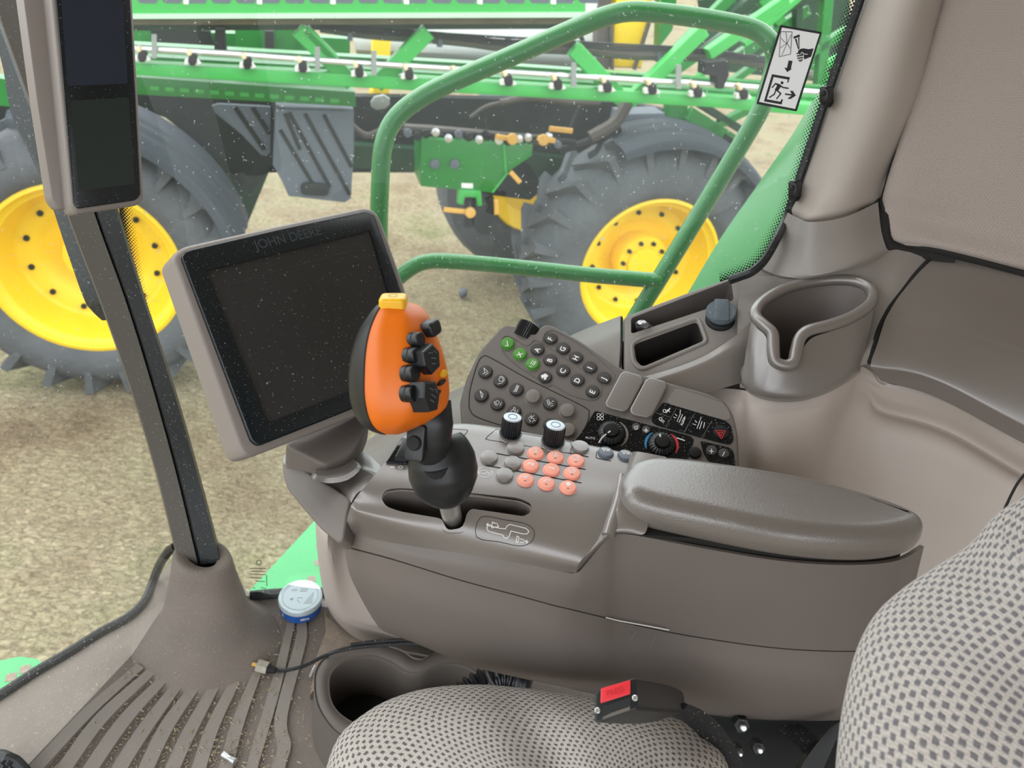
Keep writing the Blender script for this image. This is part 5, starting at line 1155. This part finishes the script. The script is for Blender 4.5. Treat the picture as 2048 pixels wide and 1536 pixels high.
o = obj('side_body_panel', loft([cl(r) for r in gf], 4, 5, thick=.02), 'green'); tag(o, 'glossy green body panel outside the window, sloping beside the rear pillar', 'body panel')
def plate(name, px, z, lab, holes):
    q = [PZ(x, y, z) for x, y in px]; t = thing(name, lab, 'step plate', q[0]); t['group'] = 'green step plates below the cab glass'
    obj('plate', prism([(p.x, p.y) for p in q], z-.008, z), 'plate', t)
    for x, y in holes:
        p = PZ(x, y, z+.0005); obj('cut_hole', prism(rrect(p.x, p.y, .016, .016, .002, .4), z, z+.0006), 'dirt', t)
plate('step_plate', [(480,1212),(500,1180),(640,1030),(690,1030),(700,1230),(480,1230)], -.14, 'pale green perforated step plate outside the glass behind the tin can', [(623,1158),(637,1125),(640,1092)])
plate('step_plate', [(-20,1325),(40,1313),(75,1318),(92,1332),(60,1375),(-20,1420)], -.14, 'pale green step plate corner outside the glass at far left', [(22,1354),(50,1338)])
# printed glass stamp
S2 = Fr(gp(510,1170,-.005), gp(540,1170,-.005), gp(510,1130,-.005)); bm = bmesh.new()
ink_bm(S2, [[(500,1137),(532,1137)],[(502,1142),(530,1143)],[(502,1148),(531,1149)],[(500,1155),(524,1156)],[(512,1162),(530,1163)],[(505,1175),(510,1176)],[(522,1175),(532,1177)],[(533,1150),(534,1172)],circ(518,1125,5,8)], .0011, 0, .0003, bm)
obj('glass_stamp', bm, 'ink', win, S2.M)
# ================================================================= the other sprayer
LW = P(172,543,4.5); zz = LW.z; RW_ = PZ(1300,541,zz)
SF_ = Fr(LW, RW_, LW+Vector((0,0,1)))
spr = thing('field_sprayer', 'green and yellow self-propelled field sprayer parked across the grass, boom folded along its side', 'sprayer', (LW.x+1.8, LW.y+.8, GZ))
sx_, sy_ = None, None
def sp(name, px, h, th=.05, m='green', bev=0, par=spr, r=0, label=None):
    q = SF_.L(px, h)
    if r: q = rpoly(q, r)
    return obj(name, prism(q, h-th, h, bev, 2), m, par, SF_.M, label=label)
def sbar(name, a, b, wpx, h, th=.06, m='green', par=spr):
    A_, B_ = Vector(SF_.loc(*a, h)), Vector(SF_.loc(*b, h)); t = (B_-A_).normalized(); s = Vector((-t.y, t.x))*(wpx*5.0/1479/2)
    return obj(name, prism([tuple(A_-s), tuple(B_-s), tuple(B_+s), tuple(A_+s)], h-th, h, .004, 1), m, par, SF_.M)
def stube(name, pts, r, h, m, par=spr, n=8, sub=5):
    q = [Vector((*SF_.loc(x, y, h), h)) for x, y in pts]; return obj(name, tube(q, r, n, sub), m, par, SF_.M)
def wheel(cx_, cy_, R, h0=0, w=.46, hub='a', rimR=.545, phase=0):
    c = Vector(SF_.loc(cx_, cy_, h0)); Mx = SF_.M @ Matrix.Translation((c.x, c.y, h0))
    ty = lathe([(rimR,.0),(rimR+.03,.035),(rimR+.10,.055),(R-.12,.045),(R-.05,.0),(R-.01,-.07),(R,-.16),(R,-w+.1),(R-.03,-w),(rimR+.1,-w-.04),(rimR,-w)], 64, cap=False)
    n = 22
    for k in range(n):
        for s in (0, 1):
            a0 = 2*pi*(k+.5*s)/n + phase
            pts = []
            for t, hh in ((0, .012 if s == 0 else -w+.0), (1, -w*.52)):
                a = a0 + t*.20*(1); pts.append((a, hh))
            (a1, h1), (a2, h2) = pts; vs = []
            for (a, hh, rr0) in ((a1,h1,R-.06 if 1 else R),(a2,h2,R-.01)):
                for da, rr in ((-.042,rr0-.02),(.042,rr0-.02),(.030,R+.045),(-.030,R+.045)):
                    vs.append(ty.verts.new(((rr)*cos(a+da), (rr)*sin(a+da), hh)))
            for q in ((0,1,2,3),(7,6,5,4),(0,4,5,1),(1,5,6,2),(2,6,7,3),(3,7,4,0)): ty.faces.new([vs[i] for i in q])
            if s == 0:   # shoulder block running down the side wall
                vs = []
                for rr, hh in ((R-.135,.030),(R+.045,.012)):
                    for da, dh in ((-.035,-.03),(.035,-.03),(.028,.022),(-.028,.022)): vs.append(ty.verts.new((rr*cos(a0+da), rr*sin(a0+da), hh+dh)))
                for q in ((0,1,2,3),(7,6,5,4),(0,4,5,1),(1,5,6,2),(2,6,7,3),(3,7,4,0)): ty.faces.new([vs[i] for i in q])
    bmesh.ops.recalc_face_normals(ty, faces=ty.faces[:])
    wh = obj('wheel', ty, 'tyre', spr, Mx, ang=35)
    dh = -.24
    pr = [(rimR+.005,-.03),(rimR+.008,.012),(rimR-.015,.018),(rimR-.03,-.01),(rimR-.045,-.03),(rimR-.06,-.035),(rimR-.085,-.10),(.435,dh+.03),(.42,dh+.005),(.405,dh),(.335,dh),(.31,dh-.02),(.26,dh-.06),(.20,dh-.07)]
    pr += [(.19,dh-.02),(.17,dh+.03),(0,dh+.035)] if hub == 'a' else [(.21,dh+.08),(.195,dh+.10),(.13,dh+.10),(.125,dh+.12),(0,dh+.125)]
    rm = obj('rim', lathe(pr, 56, cap=False), 'yel', wh, Mx, ang=50)
    for k in range(12):
        a = 2*pi*k/12 + .2; obj('wheel_bolt', lathe([(.018,dh-.002),(.018,dh+.018),(.009,dh+.02),(.009,dh+.035),(0,dh+.035)], 8), 'dark', wh, Mx @ Matrix.Translation((.37*cos(a), .37*sin(a), 0)))
    if hub == 'b':
        for k in range(10):
            a = 2*pi*k/10; obj('wheel_bolt', lathe([(.016,dh+.098),(.016,dh+.125),(0,dh+.126)], 8), 'dark', wh, Mx @ Matrix.Translation((.165*cos(a), .165*sin(a), 0)))
    return wh
wheel(172,543,.83, 0, .48, 'a')
wheel(1300,541,.90, 0, .50, 'b', phase=.1)
# far-side wheel seen under the chassis
c = Vector(SF_.loc(1070,375,-1.6)); Mx = SF_.M @ Matrix.Translation((c.x, c.y, -1.6))
w3 = obj('wheel', lathe([(.4,0),(.62,.05),(.80,.0),(.84,-.1),(.84,-.4),(.6,-.45)], 40, cap=False), 'tyre', spr, Mx)
obj('rim', lathe([(.42,.0),(.40,.02),(.36,-.05),(.28,-.14),(.22,-.14),(0,-.1)], 32, cap=False), 'yel', w3, Mx)
# fenders: curved ribbed shells
def fender(cx_, cy_, R, a0, a1, h0, w, name):
    c = Vector(SF_.loc(cx_, cy_, 0)); rows = []
    for k in range(13):
        a = radians(a0+(a1-a0)*k/12); rw = []
        for j, (dr, hh) in enumerate(((-.06,h0+.012),(-.01,h0+.01),(.0,h0-.01),(.022,h0-.07),(.018,h0-.13),(.04,h0-.17),(.035,h0-.24),(.05,h0-.28),(.045,h0-w))): rw.append(Vector((c.x+(R+dr)*cos(a), c.y+(R+dr)*sin(a), hh)))
        rows.append(rw)
    bm = loft(rows, 2, 2); bmesh.ops.solidify(bm, geom=bm.faces[:], thickness=.015); return obj(name, bm, 'fender', spr, SF_.M, ang=40)
fender(160,548,.955, 100, 14, .10, .50, 'fender')
fender(1300,541,.985, 116, 28, .10, .50, 'fender')
# dark body between the wheels
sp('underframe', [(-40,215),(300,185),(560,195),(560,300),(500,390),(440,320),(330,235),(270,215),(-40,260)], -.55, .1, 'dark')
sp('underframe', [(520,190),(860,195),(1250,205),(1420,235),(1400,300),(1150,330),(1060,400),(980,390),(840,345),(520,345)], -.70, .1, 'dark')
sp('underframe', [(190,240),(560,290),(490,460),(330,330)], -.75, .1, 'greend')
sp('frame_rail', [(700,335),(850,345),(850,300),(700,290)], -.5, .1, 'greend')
sp('axle_cover', [(1000,300),(1240,330),(1200,420),(1130,440),(1060,330)], -.62, .1, 'greend')
# slanted flaps
flp = sp('mud_flap', [(424,212),(436,208),(541,214),(541,306),(532,313),(522,310),(482,268),(430,226)], -.10, .03, 'fender', .004)
for a, b in (((470,215),(528,300)),((505,215),(538,268))): sbar('flap_rib', a, b, 7, -.085, .02, 'dark', flp)
pn = sp('tool_box', [(551,214),(560,218),(708,222),(708,300),(702,398),(690,406),(577,393),(565,365),(545,330)], .05, .25, 'fender', .01)
for a, b in (((570,228),(600,300)),((578,225),(660,375)),((610,228),(700,390)),((648,230),(704,335)),((560,260),(640,392))): sbar('box_rib', a, b, 6, .062, .012, 'dark', pn)
obj('box_handle', prism(rpoly(SF_.L([(600,372),(610,365),(650,368),(660,376),(655,392),(604,390)], .07), .02), .05, .075, .006, 2), 'dark', pn, SF_.M)
# long rails and panels
rl = sp('side_rail', [(250,152),(710,184),(712,214),(250,188)], .12, .15, 'green', .006)
for k in range(13):
    x = 300+k*30; y = 172+ (x-300)*.07; sp('rail_mark', [(x,y),(x+18,y+1.2),(x+18,y+9),(x,y+8)], .123, .004, 'greenl', 0, rl)
sp('upper_panel', [(250,60),(560,70),(700,78),(700,140),(250,118)], -.35, .1, 'green')
sp('upper_panel', [(-40,150),(20,160),(30,215),(-40,205)], .0, .1, 'green')
sp('upper_panel', [(470,55),(590,60),(590,100),(470,95)], -.30, .05, 'green')
sp('upper_panel', [(300,58),(420,62),(430,100),(310,95)], -.28, .05, 'dark')
sp('upper_panel', [(530,62),(548,62),(548,110),(530,108)], -.24, .05, 'blackmatte')
vbx = sp('valve_box', [(842,276),(1066,291),(1064,312),(1015,345),(985,386),(968,384),(842,373)], -.05, .3, 'green', .006)
sbar('box_edge', (1008,290), (1012,345), 4, -.04, .01, 'greenl', vbx); sbar('box_edge', (985,386), (1016,346), 4, -.04, .01, 'greenl', vbx)
sp('box_label', [(923,366),(946,367),(946,377),(923,376)], -.048, .003, 'white', 0, vbx)
for x in (868,908): obj('box_bolt', lathe([(.03,0),(.03,.03),(0,.04)], 10), 'fender', vbx, SF_.M @ Matrix.Translation((*SF_.loc(x,326,-.05), -.05)))
sp('drain_bracket', [(918,380),(962,382),(965,412),(955,412),(953,395),(929,394),(927,410),(916,408)], -.03, .06, 'greenl', .004)
stube('drain_valve', [(941,398),(940,425),(938,452)], .035, -.05, 'blackmatte'); stube('drain_valve', [(978,395),(984,410),(980,425)], .03, -.05, 'blackmatte')
def handle(a, b, w=9): sbar('valve_handle', a, b, w, .02, .02, 'tan')
for a, b in (((888,420),(945,426)),((992,274),(1034,280)),((1076,277),(1111,283)),((1100,258),(1146,263)),((1022,345),(1041,366)),((993,400),(994,430))): handle(a, b)
for x, y in ((940,424),(1024,277),(1086,279)): obj('handle_hub', lathe([(.035,0),(.035,.02),(.015,.024),(0,.024)], 14), 'tan', spr, SF_.M @ Matrix.Translation((*SF_.loc(x, y, .02), .02)))
# plumbing
for pts, r, m_ in (([(808,258),(870,262),(940,268),(1010,275),(1100,282)],.035,'hose'), ([(1000,205),(1060,195),(1130,203),(1200,205)],.022,'hose'), ([(1180,275),(1230,245),(1260,200),(1290,190)],.045,'hose'), ([(1095,40),(1150,62),(1168,90),(1172,150),(1168,190),(1140,260)],.015,'rubber'), ([(1120,300),(1190,280),(1240,255)],.03,'blackmatte'),
                 ([(940,235),(980,210),(1060,198)],.012,'hose'), ([(690,240),(730,270),(760,262)],.02,'hose')): stube('hose', pts, r, -.15, m_)
rr = random.Random(11)
for k in range(16):
    x = 815+k*20+rr.uniform(-6,6); y = 262+(x-815)*.06+rr.uniform(-8,10)
    o_ = obj('pipe_fitting', lathe([(.022,0),(.026,.01),(.026,.03),(.015,.035),(0,.035)], 10), rr.choice(['silver','blackmatte','nozzle','fender']), spr, SF_.M @ Matrix.Translation((*SF_.loc(x, y, -.08), -.08)))
stube('rail_pipe', [(800,262),(900,268),(1000,272),(1150,285)], .02, -.12, 'blackmatte')
# solution tank and yellow posts
rows = []
for (x0, y0), (x1, y1), hh in (((700,40),(1215,40),-1.5),((705,62),(1215,78),-1.15),((712,100),(1210,118),-1.0),((720,140),(1205,158),-1.15),((725,160),(1200,178),-1.4)):
    rows.append([Vector((*SF_.loc(x0+(x1-x0)*t, y0+(y1-y0)*t, hh), hh)) for t in (0,.05,.5,.95,1)])
obj('solution_tank', loft(rows, 2, 4), 'tank', spr, SF_.M)
for x0, x1, y0, y1 in ((746,784,30,275),(742,772,180,270)): sp('yellow_post', [(x0,y0),(x1,y0),(x1-8,y1),(x0-2,y1)], -.85, .12, 'yel', .02)
yt = sp('yellow_tank', [(1232,-20),(1312,-20),(1300,60),(1288,140),(1222,138),(1226,60)], -1.0, .3, 'yel', .06)
for a, b in (((1300,45),(1270,140)),((1222,20),(1226,140))): sbar('tank_strap', a, b, 7, -.97, .03, 'hose', yt)
sp('upright', [(1198,-20),(1224,-20),(1218,140),(1192,140)], -1.0, .1, 'hose')
sp('upright', [(1322,-20),(1356,-20),(1345,60),(1318,95)], -.9, .1, 'green')
sp('upright', [(1168,-20),(1200,-20),(1186,55),(1168,55)], -.3, .1, 'nozzle')
sp('mirror', [(742,205),(750,194),(768,190),(780,198),(780,210),(770,219),(752,221),(743,215)], -.2, .03, 'tank', .01)
# boom: upper beam with slots
ub = sp('boom_beam', [(180,-30),(1172,-30),(1172,30),(180,33)], .45, .20, 'greenl', .008)
for k in range(19):
    x = 278+k*49; sp('beam_slot', [(x,-8),(x+34,-7),(x+38,0),(x+34,7),(x+2,6),(x-3,0)], .452, .004, 'fender', 0, ub)
    if k % 3 == 1: sp('beam_tag', [(x+40,-2),(x+50,-2),(x+50,9),(x+40,8)], .455, .006, 'white', 0, ub)
sp('beam_flange', [(180,29),(1174,25),(1168,35),(180,38)], .47, .04, mat('pale_edge', '#b9d8be', .5), 0, ub)
sp('shaded_underside', [(180,38),(1168,35),(1150,48),(180,50)], .40, .10, mat('shadow_brown', '#6a6550', .8, var=.4), 0, ub)  # brown strip paints the shadow below the beam flange
sp('shaded_underside', [(180,50),(1150,48),(1100,58),(180,62)], .30, .10, 'greend', 0, ub)
sp('boom_chord', [(180,120),(276,127),(765,152),(1408,192),(1700,215),(1700,238),(1408,214),(765,178),(276,151),(180,144)], .40, .12, 'greenl', .006)
sp('boom_chord', [(180,106),(276,112),(765,140),(1408,180),(1700,200),(1700,213),(1408,192),(765,153),(276,128),(180,122)], .28, .10, 'green')
sp('boom_chord', [(180,84),(640,110),(1030,132),(1408,158),(1700,178),(1700,184),(1408,166),(1030,141),(640,118),(180,92)], .10, .10, 'green')
for a, b, w_ in (((596,60),(705,168),24),((858,64),(752,172),24),((1150,98),(1246,200),26),((1412,60),(1262,205),24),((1580,0),(1420,110),20),((612,60),(670,120),14)): sbar('boom_brace', a, b, w_, .38, .06, 'greenl')
for px_ in ([(668,168),(708,150),(760,172)], [(1205,200),(1245,182),(1290,205)]): sp('gusset', px_, .39, .05, 'greenl')
pp = stube('spray_pipe', [(180,92),(274,97),(450,107),(640,121),(1030,145),(1280,161),(1405,167),(1640,185)], .016, .42, 'silver')
stube('boom_hose', [(640,52),(740,66),(850,74),(935,82),(1010,92),(1100,96),(1180,100),(1260,108),(1340,110),(1450,115),(1530,130),(1620,150)], .032, .25, 'hose')
for k in range(3): stube('boom_cable', [(640,48+k*4),(760,58+k*5),(870,66+k*4),(1000,74+k*6),(1110,80+k*4),(1230,88+k*5),(1380,96+k*4),(1560,118+k*5)], .006, .30, 'rubber')
for x in (700,880,1018,1150,1320,1446): sp('hose_clamp', [(x-4,56+(x-700)*.07),(x+5,56+(x-700)*.07),(x+5,82+(x-700)*.07),(x-4,82+(x-700)*.07)], .29, .05, 'fender')
nz = None
def nozzle(x, y):
    b_ = sp('nozzle_body', [(x-7,y-9),(x+8,y-8),(x+10,y+3),(x+5,y+12),(x-4,y+12),(x-8,y+3)], .47, .06, 'blackmatte', .006)
    sp('nozzle_tip', [(x-15,y+1),(x-8,y-3),(x-6,y+9),(x-15,y+10)], .46, .04, 'nozzle', .004, b_); sp('nozzle_tip', [(x+9,y-2),(x+17,y+8),(x+8,y+11)], .46, .04, 'nozzle', .004, b_)
    sp('nozzle_knob', [(x-12,y-18),(x-4,y-20),(x-1,y-10),(x-8,y-6)], .47, .04, 'cream', .006, b_)
for x, y in ((283,113),(384,120),(494,127),(605,134),(718,144),(818,149),(915,153),(1017,161),(1116,169),(1215,174),(1305,178),(1396,184),(1488,188),(1575,196)): nozzle(x, y)
for x, y in ((308,95),(635,120),(748,128),(1148,152),(1358,156)): sp('drop_bracket', [(x-5,y-26),(x+5,y-26),(x+5,y+22),(x-5,y+22)], .46, .012, 'tank')
sp('valve_cluster', [(430,60),(448,60),(452,105),(428,105)], .40, .1, 'blackmatte'); sp('valve_cluster', [(1412,125),(1455,122),(1458,150),(1446,178),(1436,178),(1434,152),(1410,150)], .47, .1, 'blackmatte')
sp('valve_cluster', [(1335,300-95),(1340,205),(1340,206),(1330,208)], .1, .05, 'green')
# rear frames on the right
sp('rear_frame', [(1340,208),(1376,212),(1368,282),(1332,276)], -.35, .1, 'green'); sp('rear_box', [(1245,228),(1330,226),(1334,262),(1238,264)], -.30, .2, 'fender', .01)
for a, b, w_, m_ in (((1380,228),(1465,282),28,'green'),((1372,300),(1450,245),14,'green'),((1395,205),(1500,270),16,'greend'),((1420,262),(1540,200),16,'green'),((1340,120),(1480,-20),22,'green'),((1380,100),(1560,-40),18,'greend'),((1300,180),(1500,40),18,'green'),
                     ((1470,120),(1620,20),20,'green'),((1520,-10),(1680,190),20,'greenl'),((1620,-20),(1490,90),12,'greenl'),((1440,185),(1600,70),14,'green'),((1450,60),(1650,-10),16,'greend'),((1560,150),(1700,60),16,'green'),((1390,170),(1480,60),10,'greenl'),((1600,10),(1600,200),16,'greend'),((1540,200),(1710,100),14,'greenl'),((1660,-20),(1640,210),22,'green')):
    sbar('frame_strut', a, b, w_, -.25 - .05*(w_ % 3), .06, m_)
sp('strut_end', [(1452,268),(1470,280),(1462,302),(1444,290)], -.2, .02, 'dark'); 
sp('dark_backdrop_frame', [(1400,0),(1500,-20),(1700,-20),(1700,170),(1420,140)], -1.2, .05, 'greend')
# dark lump added for an unidentified dark spot over the grass
p = PZ(926,586,GZ+.05); bm = bmesh.new(); bmesh.ops.create_icosphere(bm, subdivisions=2, radius=.05); rr = random.Random(4)
for v in bm.verts: v.co *= rr.uniform(.75,1.15); v.co.x *= .8
bmesh.ops.translate(bm, verts=bm.verts[:], vec=p); o = obj('blob', bm, 'fender', ang=10); tag(o, 'small dark stone lying alone on the grass between the two wheels', 'blob')
